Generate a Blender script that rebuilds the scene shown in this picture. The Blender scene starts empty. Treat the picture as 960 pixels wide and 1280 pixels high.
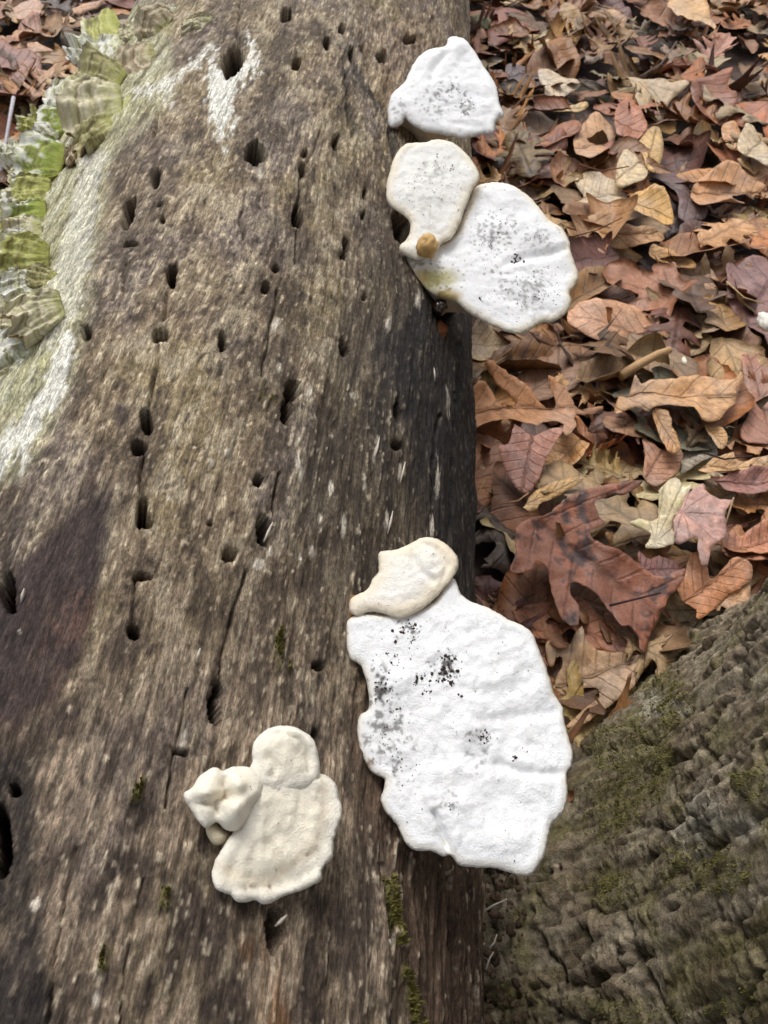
import bpy, math, random
import numpy as np
from mathutils import Vector, Matrix
from mathutils.geometry import delaunay_2d_cdt

SC = bpy.context.scene
COL = SC.collection
rnd = random.Random(7)
rs = np.random.RandomState(11)
R = math.radians

# ------------------------------------------------------------------ camera
PITCH, YAW, CAMZ = R(50.0), R(3.66), 0.53
FPX = 1004.0
W0, H0 = 960, 1280
CAM = np.array([0.0, 0.0, CAMZ])
cd = bpy.data.cameras.new('camera')
cam = bpy.data.objects.new('camera', cd); COL.objects.link(cam)
cam.location = CAM
cam.rotation_euler = (math.pi / 2 - PITCH, 0, YAW)
cd.sensor_fit = 'VERTICAL'; cd.sensor_height = 24.0
cd.lens = 24.0 * FPX / H0
cd.clip_start = 0.01; cd.clip_end = 200
cd.dof.use_dof = True
cd.dof.focus_distance = 0.34
cd.dof.aperture_fstop = 24.0
SC.camera = cam
MR = np.array(cam.rotation_euler.to_matrix())          # camera -> world

# ------------------------------------------------------------------ sky, sun, exposure
SUN_EL, SUN_AZ = R(58), R(-20)                         # azimuth from +Y towards +X
world = bpy.data.worlds.new('World'); SC.world = world
world.use_nodes = True
wn, wl = world.node_tree.nodes, world.node_tree.links
wn.clear()
wo = wn.new('ShaderNodeOutputWorld'); bg = wn.new('ShaderNodeBackground')
sky = wn.new('ShaderNodeTexSky'); sky.sky_type = 'NISHITA'; sky.sun_disc = False
sky.sun_elevation = SUN_EL; sky.sun_rotation = SUN_AZ
sky.air_density = 1.0; sky.dust_density = 4.0; sky.ozone_density = 1.0
hs = wn.new('ShaderNodeHueSaturation'); hs.inputs['Saturation'].default_value = 0.26
wl.new(sky.outputs[0], hs.inputs['Color']); wl.new(hs.outputs[0], bg.inputs[0])
bg.inputs[1].default_value = 0.13
wl.new(bg.outputs[0], wo.inputs[0])
sd = bpy.data.lights.new('sun', 'SUN'); sd.energy = 1.0; sd.angle = R(24); sd.color = (1.0, 0.985, 0.96)
sun = bpy.data.objects.new('sun', sd); COL.objects.link(sun)
sdir = Vector((math.sin(SUN_AZ) * math.cos(SUN_EL), math.cos(SUN_AZ) * math.cos(SUN_EL), math.sin(SUN_EL)))
sun.rotation_euler = sdir.to_track_quat('Z', 'Y').to_euler()
SC.view_settings.view_transform = 'Standard'
SC.view_settings.look = 'None'
SC.view_settings.exposure = 0.50
SC.view_settings.gamma = 1.0

# ------------------------------------------------------------------ numeric helpers
def sst(a, b, x):
    t = np.clip((x - a) / (b - a), 0, 1); return t * t * (3 - 2 * t)

_pr = np.random.RandomState(3)
PERM = _pr.permutation(256); PERM = np.concatenate([PERM, PERM]).astype(np.int64)
_ga = _pr.rand(256) * 2 * np.pi
GX, GY = np.cos(_ga), np.sin(_ga)

def gn(x, y, seed=0):
    """2-D gradient noise, about -1..1"""
    x = np.asarray(x, float) + seed * 17.31; y = np.asarray(y, float) + seed * 5.77
    xf, yf = np.floor(x), np.floor(y)
    xi, yi = xf.astype(np.int64) & 255, yf.astype(np.int64) & 255
    fx, fy = x - xf, y - yf
    u = fx * fx * fx * (fx * (fx * 6 - 15) + 10); v = fy * fy * fy * (fy * (fy * 6 - 15) + 10)
    x1, y1 = (xi + 1) & 255, (yi + 1) & 255
    def g(a, b, dx, dy):
        h = PERM[PERM[a] + b]; return GX[h] * dx + GY[h] * dy
    n0 = g(xi, yi, fx, fy) * (1 - u) + g(x1, yi, fx - 1, fy) * u
    n1 = g(xi, y1, fx, fy - 1) * (1 - u) + g(x1, y1, fx - 1, fy - 1) * u
    return (n0 * (1 - v) + n1 * v) * 1.5

def fbm(x, y, octv=4, seed=0, gain=0.5):
    s = 0; a = 1.0; t = 0
    for k in range(octv):
        s = s + a * gn(x * 2 ** k, y * 2 ** k, seed + k * 3); t += a; a *= gain
    return s / t

def voro(x, y, seed=0, jit=0.9):
    """F1, F2 and a random number of the nearest cell"""
    xf, yf = np.floor(x), np.floor(y)
    f1 = np.full(x.shape, 9.0); f2 = np.full(x.shape, 9.0); cid = np.zeros(x.shape)
    for dx in (-1, 0, 1):
        for dy in (-1, 0, 1):
            cx, cy = xf + dx, yf + dy
            a = (cx.astype(np.int64) + seed * 13) & 255; b = (cy.astype(np.int64) + seed * 7) & 255
            h = PERM[PERM[a] + b]; h2 = PERM[h + 31]; h3 = PERM[h2 + 77]
            d = np.hypot(cx + 0.5 + jit * (h / 255. - .5) - x, cy + 0.5 + jit * (h2 / 255. - .5) - y)
            near = d < f1
            f2 = np.where(near, f1, np.minimum(f2, d)); cid = np.where(near, h3 / 255., cid); f1 = np.where(near, d, f1)
    return f1, f2, cid

def lin(rgb):
    c = np.asarray(rgb, float) / 255.
    return np.where(c <= 0.04045, c / 12.92, ((c + 0.055) / 1.055) ** 2.4)

def mixc(a, b, t):
    return a + (np.asarray(b) - a) * np.asarray(t)[:, None]

# pixel of the 960x1280 photograph -> ray, and back
def ray(px, py):
    v = MR @ np.array([(px - W0 / 2), -(py - H0 / 2), -FPX]); return v / np.linalg.norm(v)

def project(P):
    q = (P - CAM) @ MR
    z = np.maximum(-q[:, 2], 1e-3)
    return W0 / 2 + FPX * q[:, 0] / z, H0 / 2 - FPX * q[:, 1] / z, -q[:, 2]

def on_plane(px, py, p0, n):
    d = ray(px, py); return CAM + d * (np.dot(p0 - CAM, n) / np.dot(d, n))

def seg_dist(P, A, B):
    """distance of points P (n,2) to every segment A->B (m,2); min over m"""
    out = np.full(len(P), 1e9)
    for a, b in zip(A, B):
        ab = b - a; L = max(np.dot(ab, ab), 1e-18)
        t = np.clip(((P - a) @ ab) / L, 0, 1)
        out = np.minimum(out, np.hypot(P[:, 0] - a[0] - t * ab[0], P[:, 1] - a[1] - t * ab[1]))
    return out

def poly_dist(px, py, pts):
    pts = np.asarray(pts, float); return seg_dist(np.stack([px, py], 1), pts[:-1], pts[1:])

def in_poly(px, py, pts):
    pts = np.asarray(pts, float); ins = np.zeros(len(px), bool); j = len(pts) - 1
    for i in range(len(pts)):
        xi, yi, xj, yj = *pts[i], *pts[j]
        c = ((yi > py) != (yj > py)) & (px < (xj - xi) * (py - yi) / (yj - yi + 1e-12) + xi)
        ins ^= c; j = i
    return ins

def sdf_poly(px, py, pts):
    pts = np.asarray(pts, float)
    d = poly_dist(px, py, np.vstack([pts, pts[:1]])); return np.where(in_poly(px, py, pts), -d, d)

def smooth_closed(pts, step):
    """closed Catmull-Rom through pts, resampled at about step"""
    P = np.asarray(pts, float); n = len(P); out = []
    for i in range(n):
        p0, p1, p2, p3 = P[i - 1], P[i], P[(i + 1) % n], P[(i + 2) % n]
        k = max(1, int(round(np.linalg.norm(p2 - p1) / step)))
        for t in np.arange(k) / k:
            out.append(0.5 * (2 * p1 + (p2 - p0) * t + (2 * p0 - 5 * p1 + 4 * p2 - p3) * t * t + (3 * p1 - p0 - 3 * p2 + p3) * t ** 3))
    return np.array(out)

def zm(pts, ox, oy, s):
    return [(ox + x * s, oy + y * s) for x, y in pts]

# ------------------------------------------------------------------ mesh helpers
def make_mesh(name, V, F, mat=None, attrs=None, smooth=True):
    """F: (n,3) or (n,4) int array"""
    me = bpy.data.meshes.new(name)
    V = np.asarray(V, np.float32); F = np.asarray(F, np.int32)
    k = F.shape[1]
    me.vertices.add(len(V)); me.vertices.foreach_set('co', V.ravel())
    me.loops.add(F.size); me.loops.foreach_set('vertex_index', F.ravel())
    me.polygons.add(len(F)); me.polygons.foreach_set('loop_start', np.arange(0, F.size, k, dtype=np.int32))
    me.polygons.foreach_set('use_smooth', np.full(len(F), smooth))
    for an, (typ, arr) in (attrs or {}).items():
        at = me.attributes.new(an, typ, 'POINT'); arr = np.asarray(arr, np.float32)
        if typ == 'FLOAT_COLOR':
            if arr.shape[1] == 3: arr = np.hstack([arr, np.ones((len(arr), 1), np.float32)])
            at.data.foreach_set('color', arr.ravel())
        elif typ == 'FLOAT_VECTOR': at.data.foreach_set('vector', arr.ravel())
        else: at.data.foreach_set('value', arr.ravel())
    me.update(calc_edges=True)
    if mat: me.materials.append(mat)
    return me

def link(name, me, parent=None, loc=None):
    o = bpy.data.objects.new(name, me); COL.objects.link(o)
    if parent is not None: o.parent = parent
    if loc is not None: o.location = loc
    return o

def tag(o, label=None, cat=None, group=None, kind=None):
    if label: o['label'] = label
    if cat: o['category'] = cat
    if group: o['group'] = group
    if kind: o['kind'] = kind
    return o

def thing(name, label, cat, loc, group=None):
    o = bpy.data.objects.new(name, None); COL.objects.link(o); o.location = loc
    o.empty_display_size = 0.01
    return tag(o, label, cat, group)

def sheet2d(out2, spacing, jitter=0.25):
    """triangulated 2-D polygon with inner points; returns V2, tris, n_boundary"""
    out2 = np.asarray(out2, float); n = len(out2)
    mn, mx = out2.min(0), out2.max(0)
    xs = np.arange(mn[0], mx[0] + spacing, spacing); ys = np.arange(mn[1], mx[1] + spacing, spacing * 0.866)
    gx, gy = np.meshgrid(xs, ys); gx = gx + (np.arange(len(ys)) % 2)[:, None] * spacing / 2
    G = np.stack([gx.ravel(), gy.ravel()], 1); G = G + (rs.rand(*G.shape) - .5) * spacing * jitter
    sd_ = sdf_poly(G[:, 0], G[:, 1], out2); G = G[sd_ < -spacing * 0.55]
    P = np.vstack([out2, G])
    sc = 1.0 / max(mx - mn)
    r = delaunay_2d_cdt([Vector((float(a), float(b))) for a, b in (P - mn) * sc], [(i, (i + 1) % n) for i in range(n)], [], 1, 1e-7)
    V = np.array([(v[0], v[1]) for v in r[0]]) / sc + mn
    T = np.array([f for f in r[2] if len(f) == 3], np.int32)
    orig = [o[0] if o else -1 for o in r[3]]
    bd = np.array([0 <= o < n for o in orig])
    # keep counter-clockwise
    a, b, c = V[T[:, 0]], V[T[:, 1]], V[T[:, 2]]
    ar = (b[:, 0] - a[:, 0]) * (c[:, 1] - a[:, 1]) - (b[:, 1] - a[:, 1]) * (c[:, 0] - a[:, 0])
    T[ar < 0] = T[ar < 0][:, ::-1]
    T = T[np.abs(ar) > 1e-14]
    return V, T, bd

def double_sheet(V2, T, ztop, zbot, bd):
    """closed shell from a 2-D sheet: boundary vertices are shared (both heights averaged)"""
    n = len(V2)
    zt = np.where(bd, (ztop + zbot) / 2, ztop)
    top = np.column_stack([V2, zt])
    idx = np.arange(n); inner = np.where(~bd)[0]
    m = idx.copy(); m[inner] = n + np.arange(len(inner))
    bot = np.column_stack([V2[inner], zbot[inner]])
    V = np.vstack([top, bot]); Fb = m[T][:, ::-1]
    return V, np.vstack([T, Fb]), np.concatenate([idx, inner])

def tube(path, radii, seg=6, caps=True):
    P = np.asarray(path, float); n = len(P); V = []; 
    rad = np.broadcast_to(np.asarray(radii, float), (n,))
    for i in range(n):
        t = P[min(i + 1, n - 1)] - P[max(i - 1, 0)]; t = t / (np.linalg.norm(t) + 1e-12)
        a = np.cross(t, (0.31, 0.2, 0.93)); a /= np.linalg.norm(a) + 1e-12; b = np.cross(t, a)
        for k in range(seg):
            w = 2 * math.pi * k / seg
            V.append(P[i] + rad[i] * (math.cos(w) * a + math.sin(w) * b))
    F = []
    for i in range(n - 1):
        for k in range(seg):
            k2 = (k + 1) % seg
            F += [(i * seg + k, i * seg + k2, (i + 1) * seg + k2), (i * seg + k, (i + 1) * seg + k2, (i + 1) * seg + k)]
    if caps:
        for base, rev in ((0, True), ((n - 1) * seg, False)):
            c = len(V); V.append(P[0] if rev else P[-1])
            for k in range(seg):
                f = (c, base + k, base + (k + 1) % seg); F.append(f[::-1] if rev else f)
    return np.array(V), np.array(F, np.int32)

ICO_V = None
def ico():
    global ICO_V, ICO_F
    if ICO_V is None:
        p = (1 + 5 ** .5) / 2
        ICO_V = np.array([(-1, p, 0), (1, p, 0), (-1, -p, 0), (1, -p, 0), (0, -1, p), (0, 1, p), (0, -1, -p), (0, 1, -p), (p, 0, -1), (p, 0, 1), (-p, 0, -1), (-p, 0, 1)]) / math.hypot(1, p)
        ICO_F = np.array([(0, 11, 5), (0, 5, 1), (0, 1, 7), (0, 7, 10), (0, 10, 11), (1, 5, 9), (5, 11, 4), (11, 10, 2), (10, 7, 6), (7, 1, 8), (3, 9, 4), (3, 4, 2), (3, 2, 6), (3, 6, 8), (3, 8, 9), (4, 9, 5), (2, 4, 11), (6, 2, 10), (8, 6, 7), (9, 8, 1)], np.int32)
    return ICO_V, ICO_F

class Bag:
    """collects pieces into one mesh"""
    def __init__(s): s.V, s.F, s.C, s.S, s.n = [], [], [], [], 0
    def add(s, V, F, c, st=None):
        if st is not None: s.S.append(st)
        s.V.append(V); s.F.append(np.asarray(F) + s.n); s.n += len(V)
        c = np.asarray(c, float); s.C.append(np.broadcast_to(c, (len(V), 3)) if c.ndim == 1 else c)
    def crumb(s, p, r, c, flat=1.0):
        v, f = ico(); a = rs.rand(3) * 6.28
        Rm = np.array(Matrix.Rotation(a[0], 3, 'X') @ Matrix.Rotation(a[1], 3, 'Y') @ Matrix.Rotation(a[2], 3, 'Z'))
        v = v * (0.7 + 0.6 * rs.rand(12, 1)) * np.array([1.2, 0.9, 0.7]); v = (v @ Rm.T) * r * np.array([1, 1, flat])
        s.add(v + p, f, c)
    def mesh(s, name, mat, attr='tint'):
        at = {attr: ('FLOAT_COLOR', np.vstack(s.C))}
        if s.S: at['leaf_st'] = ('FLOAT_VECTOR', np.vstack(s.S))
        return make_mesh(name, np.vstack(s.V), np.vstack(s.F), mat, at)

# ------------------------------------------------------------------ materials
def new_mat(name):
    m = bpy.data.materials.new(name); m.use_nodes = True
    nt = m.node_tree; nt.nodes.clear()
    out = nt.nodes.new('ShaderNodeOutputMaterial'); b = nt.nodes.new('ShaderNodeBsdfPrincipled')
    nt.links.new(b.outputs[0], out.inputs[0])
    return m, nt, b

def N(nt, t, **kw):
    n = nt.nodes.new(t)
    for k, v in kw.items():
        if k in n.inputs: n.inputs[k].default_value = v
        else: setattr(n, k, v)
    return n

def ramp(nt, fac, lo, hi, a, b):
    r = nt.nodes.new('ShaderNodeMapRange'); nt.links.new(fac, r.inputs[0])
    for i, v in enumerate((lo, hi, a, b)): r.inputs[i + 1].default_value = v
    return r.outputs[0]

def mul(nt, col, fac):
    m = nt.nodes.new('ShaderNodeMixRGB'); m.blend_type = 'MULTIPLY'; m.inputs[0].default_value = 1
    nt.links.new(col, m.inputs[1]); nt.links.new(fac, m.inputs[2]); return m.outputs[0]

def surf_mat(name, attr, coord, scales, contrast, bumpd, rough, spec=0.3, bump_strength=1.0, sss=0.0, detail=6):
    """colour attribute x fine noise, plus bump from the same noise"""
    m, nt, b = new_mat(name)
    at = N(nt, 'ShaderNodeAttribute', attribute_name=attr)
    if coord is None:
        cv = N(nt, 'ShaderNodeTexCoord').outputs['Object']
    else:
        cv = N(nt, 'ShaderNodeAttribute', attribute_name=coord).outputs['Vector']
    col = at.outputs['Color']; hsum = None
    for i, (s, c) in enumerate(zip(scales, contrast)):
        nz = N(nt, 'ShaderNodeTexNoise', Scale=s, Detail=detail, Roughness=0.65); nt.links.new(cv, nz.inputs['Vector'])
        f = ramp(nt, nz.outputs[0], 0.28, 0.72, 1 - c, 1 + c)
        col = mul(nt, col, f)
        if hsum is None: hsum = nz.outputs[0]
        else:
            ad = N(nt, 'ShaderNodeMath', operation='ADD'); nt.links.new(hsum, ad.inputs[0]); nt.links.new(nz.outputs[0], ad.inputs[1]); hsum = ad.outputs[0]
    nt.links.new(col, b.inputs['Base Color'])
    bp = N(nt, 'ShaderNodeBump', Strength=bump_strength, Distance=bumpd); nt.links.new(hsum, bp.inputs['Height'])
    nt.links.new(bp.outputs[0], b.inputs['Normal'])
    b.inputs['Roughness'].default_value = rough
    b.inputs['Specular IOR Level'].default_value = spec
    if sss:
        b.inputs['Subsurface Weight'].default_value = sss
        b.inputs['Subsurface Radius'].default_value = (0.004, 0.003, 0.0022); b.inputs['Subsurface Scale'].default_value = 1.0
    return m

def wood_mat():
    m, nt, b = new_mat('weathered_wood')
    col = N(nt, 'ShaderNodeAttribute', attribute_name='wood_colour').outputs['Color']
    gv = N(nt, 'ShaderNodeAttribute', attribute_name='grain').outputs['Vector']
    hsum = None
    for sy, sc_, det, lo, hi, amp, hw in ((0.06, 900, 6, .40, .60, .32, 1.0), (0.22, 2100, 7, .42, .58, .36, .7), (1.0, 3200, 4, .38, .62, .24, .4)):
        mp = N(nt, 'ShaderNodeMapping'); mp.inputs['Scale'].default_value = (1, sy, 1); nt.links.new(gv, mp.inputs['Vector'])
        nz = N(nt, 'ShaderNodeTexNoise', Scale=float(sc_), Detail=det, Roughness=0.68); nt.links.new(mp.outputs[0], nz.inputs['Vector'])
        col = mul(nt, col, ramp(nt, nz.outputs[0], lo, hi, 1 - amp, 1 + amp))
        w = N(nt, 'ShaderNodeMath', operation='MULTIPLY'); nt.links.new(nz.outputs[0], w.inputs[0]); w.inputs[1].default_value = hw
        if hsum is None: hsum = w.outputs[0]
        else:
            ad = N(nt, 'ShaderNodeMath', operation='ADD'); nt.links.new(hsum, ad.inputs[0]); nt.links.new(w.outputs[0], ad.inputs[1]); hsum = ad.outputs[0]
    nt.links.new(col, b.inputs['Base Color'])
    bp = N(nt, 'ShaderNodeBump', Strength=1.0, Distance=0.0004); nt.links.new(hsum, bp.inputs['Height']); nt.links.new(bp.outputs[0], b.inputs['Normal'])
    b.inputs['Roughness'].default_value = 0.8; b.inputs['Specular IOR Level'].default_value = 0.22
    return m
M_WOOD = wood_mat()
M_BARK = surf_mat('ridged_bark', 'bark_colour', None, (260, 900), (0.45, 0.42), 0.0010, 0.85, 0.2)
M_CAP = surf_mat('fungus_flesh', 'cap_colour', None, (500, 1900), (0.04, 0.06), 0.0005, 0.62, 0.25, sss=0.12)
M_TAIL = surf_mat('zoned_fungus', 'cap_colour', None, (300, 1100), (0.16, 0.14), 0.0005, 0.75, 0.2)
def leaf_mat():
    m, nt, b = new_mat('dead_leaf')
    col = N(nt, 'ShaderNodeAttribute', attribute_name='leaf_colour').outputs['Color']
    st = N(nt, 'ShaderNodeAttribute', attribute_name='leaf_st').outputs['Vector']
    tc = N(nt, 'ShaderNodeTexCoord').outputs['Object']
    def M(op, a, c=None):
        n = N(nt, 'ShaderNodeMath', operation=op)
        for k, v in enumerate((a, c)):
            if v is None: continue
            if isinstance(v, (int, float)): n.inputs[k].default_value = v
            else: nt.links.new(v, n.inputs[k])
        return n.outputs[0]
    nz = []
    for sc_ in (140, 600, 2200):
        q = N(nt, 'ShaderNodeTexNoise', Scale=float(sc_), Detail=6, Roughness=0.65); nt.links.new(tc, q.inputs['Vector']); nz.append(q.outputs[0])
    sp = N(nt, 'ShaderNodeSeparateXYZ'); nt.links.new(st, sp.inputs[0]); t = M('ABSOLUTE', sp.outputs[1])
    ph = M('FRACT', M('MULTIPLY', M('ADD', M('SUBTRACT', sp.outputs[0], M('MULTIPLY', t, .26)), M('MULTIPLY', nz[0], .03)), 7.0))
    side = ramp(nt, M('ABSOLUTE', M('SUBTRACT', ph, .5)), .02, .10, .75, 0.0); mid = ramp(nt, t, .02, .075, 1.0, 0.0)
    vein = M('MAXIMUM', mid, side)
    for q, a in zip(nz, (.26, .26, .22)): col = mul(nt, col, ramp(nt, q, .3, .7, 1 - a, 1 + a))
    col = mul(nt, col, ramp(nt, vein, 0, 1, 1.0, .72))
    nt.links.new(col, b.inputs['Base Color'])
    h = M('SUBTRACT', M('ADD', nz[0], M('MULTIPLY', nz[1], .6)), M('MULTIPLY', vein, .8))
    bp = N(nt, 'ShaderNodeBump', Strength=1.0, Distance=0.0007); nt.links.new(h, bp.inputs['Height']); nt.links.new(bp.outputs[0], b.inputs['Normal'])
    b.inputs['Roughness'].default_value = 0.44; b.inputs['Specular IOR Level'].default_value = 0.35
    return m
M_LEAF = leaf_mat()
M_CRUMB = surf_mat('crumbs', 'tint', None, (900,), (0.25,), 0.0003, 0.8, 0.2)
M_MOSS = surf_mat('moss', 'tint', None, (500,), (0.25,), 0.0003, 0.8, 0.2)
M_TWIG = surf_mat('twig', 'tint', None, (400, 1500), (0.2, 0.2), 0.0003, 0.7, 0.3)
M_AMBER = surf_mat('resin', 'tint', None, (400,), (0.1,), 0.0002, 0.12, 0.6)

# ================================================================== GROUND
def build_ground():
    m, nt, b = new_mat('forest_soil')
    tc = N(nt, 'ShaderNodeTexCoord').outputs['Object']
    n1 = N(nt, 'ShaderNodeTexNoise', Scale=14.0, Detail=8, Roughness=0.7); nt.links.new(tc, n1.inputs['Vector'])
    v1 = N(nt, 'ShaderNodeTexVoronoi', Scale=16.0); nt.links.new(tc, v1.inputs['Vector'])
    cr = N(nt, 'ShaderNodeValToRGB'); nt.links.new(n1.outputs[0], cr.inputs[0])
    for i, (p, c) in enumerate(((0.3, (62, 46, 36)), (0.7, (120, 88, 64)))):
        cr.color_ramp.elements[i].position = p; cr.color_ramp.elements[i].color = (*lin(c), 1)
    mx = N(nt, 'ShaderNodeMixRGB'); mx.blend_type = 'OVERLAY'; mx.inputs[0].default_value = 0.35
    nt.links.new(cr.outputs[0], mx.inputs[1]); nt.links.new(v1.outputs['Color'], mx.inputs[2])
    hsn = N(nt, 'ShaderNodeHueSaturation', Saturation=0.55); nt.links.new(mx.outputs[0], hsn.inputs['Color'])
    nt.links.new(hsn.outputs[0], b.inputs['Base Color']); b.inputs['Roughness'].default_value = 0.9
    bp = N(nt, 'ShaderNodeBump', Strength=0.8, Distance=0.02); nt.links.new(n1.outputs[0], bp.inputs['Height']); nt.links.new(bp.outputs[0], b.inputs['Normal'])
    # dense near the log, stretching to the horizon
    t = np.linspace(-1, 1, 121); u = np.sign(t) * (2.2 * np.abs(t) + 58 * np.abs(t) ** 6)
    gx, gy = np.meshgrid(u, u + 0.6)
    z = 0.012 * fbm(gx * 3, gy * 3, 4, 5) + 0.25 * fbm(gx * .15, gy * .15, 2, 9) * sst(3, 12, np.hypot(gx, gy)) - 0.012
    V = np.stack([gx.ravel(), gy.ravel(), z.ravel()], 1); n = len(t)
    i = np.arange(n * n).reshape(n, n)
    F = np.stack([i[:-1, :-1].ravel(), i[:-1, 1:].ravel(), i[1:, 1:].ravel(), i[1:, :-1].ravel()], 1)
    tag(link('ground', make_mesh('ground', V, F, m)), kind='structure', label='dark woodland soil under the fallen leaves')
build_ground()

# ================================================================== FALLEN LOG
XA, ZA, R0 = -0.137, 0.150, 0.172

def log_radius(al, y):
    """smooth radius: al is the angle from the top, positive to the right"""
    r = R0 * np.ones_like(al * 1.0)
    r = r + 0.005 * gn(al * 1.6 + 4, y * 4.0, 2) * sst(0.0, 0.9, 1.5 - np.abs(al))
    r = r + 0.032 * sst(0.45, 1.3, y) * np.exp(-((al + 0.95) / 0.62) ** 2)         # swelling under the brackets
    return r

def log_point(al, y):
    r = log_radius(al, y)
    return np.stack([XA + r * np.sin(al), y, ZA + r * np.cos(al)], -1)

def log_hit(px, py):
    """point and outward normal where the ray meets the log (or passes nearest to it)"""
    d = ray(px, py); t = np.arange(0.08, 2.6, 0.0008)
    P = CAM + t[:, None] * d
    al = np.arctan2(P[:, 0] - XA, P[:, 2] - ZA); rr = np.hypot(P[:, 0] - XA, P[:, 2] - ZA)
    g = rr - log_radius(al, P[:, 1])
    k = np.argmax(g < 0) if (g < 0).any() else np.argmin(g)
    p = P[k]; a = al[k]
    return log_point(np.array([a]), np.array([p[1]]))[0], np.array([math.sin(a), 0, math.cos(a)])

HOLES = [  # px, py, half width, half height, lean (deg, clockwise top), depth mm
    (358, 17, 7, 10, 0, 14), (371, 78, 5, 9, -25, 9), (421, 175, 5, 13, -8, 12), (320, 190, 12, 18, 10, 13), (381, 192, 3, 5, 0, 9), (379, 211, 4.5, 11, 4, 12),
    (372, 269, 6, 17, 3, 14), (457, 241, 3, 8, 0, 9), (194, 222, 4.5, 14, -8, 12), (159, 264, 6.5, 23, -14, 13), (162, 304, 9, 4.5, 0, 10), (200, 256, 2.4, 2.6, 0, 6),
    (203, 275, 2.8, 4.5, 0, 7), (215, 342, 6, 17, 0, 13), (333, 357, 5.5, 10, 0, 12), (432, 306, 4, 9, 0, 11), (429, 320, 5, 6, 0, 8), (108, 415, 5, 12, 6, 11), (199, 417, 9, 10, 0, 12),
    (278, 424, 4.5, 16, 0, 13), (430, 434, 6, 11, 14, 13), (183, 524, 7, 17, 14, 13), (174, 556, 9, 12, 20, 7), (497, 517, 4.5, 15, 8, 10), (496, 557, 7, 5, -12, 9),
    (323, 600, 5.5, 9, 0, 13), (287, 693, 8.5, 10.5, 0, 18), (331, 664, 9, 24, 10, 15), (176, 640, 6, 24, -8, 14), (183, 652, 8, 9, 0, 10), (167, 789, 6.5, 11, 6, 15), (274, 858, 5, 14, 6, 12),
    (269, 885, 7, 24, 8, 9), (398, 833, 7, 6, 0, 9), (348, 1163, 11, 36, 0, 18), (10, 740, 9, 30, 8, 14), (18, 985, 5, 11, 8, 12), (2, 1050, 12, 52, 3, 14),
    (366, 486, 9, 14, 15, 7), (359, 512, 7, 20, 0, 5), (290, 76, 13, 24, -14, 9), (503, 284, 9, 30, 14, 14), (394, 922, 4, 13, 0, 9), (226, 940, 9, 4, -15, 6), (440, 66, 4, 12, 0, 7), (478, 70, 6, 9, 10, 8), (512, 50, 8, 5, 0, 8),
    (428, 35, 4, 8, 0, 7), (409, 52, 4, 9, 0, 6), (455, 268, 3, 6, 0, 6), (345, 335, 4, 5, 30, 5), (560, 395, 14, 14, 0, 10), (262, 655, 3, 3, 0, 4), (176, 720, 12, 5, 0, 4), (455, 372, 3, 4, 0, 5),
]
CRACKS = [  # polyline, width px, depth mm
    ([(211, 366), (205, 400)], 1.3, 4), ([(199, 430), (194, 470), (186, 505)], 1.3, 5), ([(178, 570), (173, 600), (174, 622)], 1.3, 5), ([(169, 720), (166, 755), (167, 778)], 1.1, 4),
    ([(374, 222), (376, 240), (372, 255)], 1.2, 4), ([(371, 288), (369, 330)], 1.0, 4), ([(347, 362), (344, 385), (336, 420), (327, 470)], 1.4, 4), ([(348, 590), (345, 620), (340, 645)], 1.2, 4),
    ([(305, 715), (298, 745), (286, 785), (279, 815), (276, 848)], 1.4, 5), ([(300, 0), (296, 40), (300, 70)], 1.2, 4), ([(402, 160), (390, 190), (383, 210)], 1.0, 3), ([(306, 240), (300, 275), (305, 300)], 1.0, 3), ([(196, 140), (194, 170)], 1.2, 4),
    ([(455, 60), (468, 110), (486, 150), (494, 200), (505, 260)], 3.0, 6), ([(430, 70), (436, 130), (440, 170)], 2.0, 4), ([(505, 850), (500, 960), (520, 1080), (530, 1280)], 2.4, 5), ([(560, 1090), (565, 1180), (572, 1280)], 2.4, 6),
    ([(575, 430), (572, 520), (566, 640), (560, 720)], 3.0, 6), ([(478, 1080), (486, 1180), (490, 1280)], 1.8, 4), ([(588, 1110), (592, 1280)], 2.5, 6), ([(395, 930), (392, 1000)], 1.5, 4), ([(236, 860), (222, 930), (205, 1010)], 1.4, 3),
    ([(180, 1100), (160, 1200), (150, 1280)], 1.6, 3), ([(95, 1060), (70, 1180), (60, 1280)], 1.6, 3), ([(545, 660), (540, 590), (548, 520)], 2.0, 4), ([(160, 330), (140, 420), (120, 520)], 1.0, 2),
]

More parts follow.
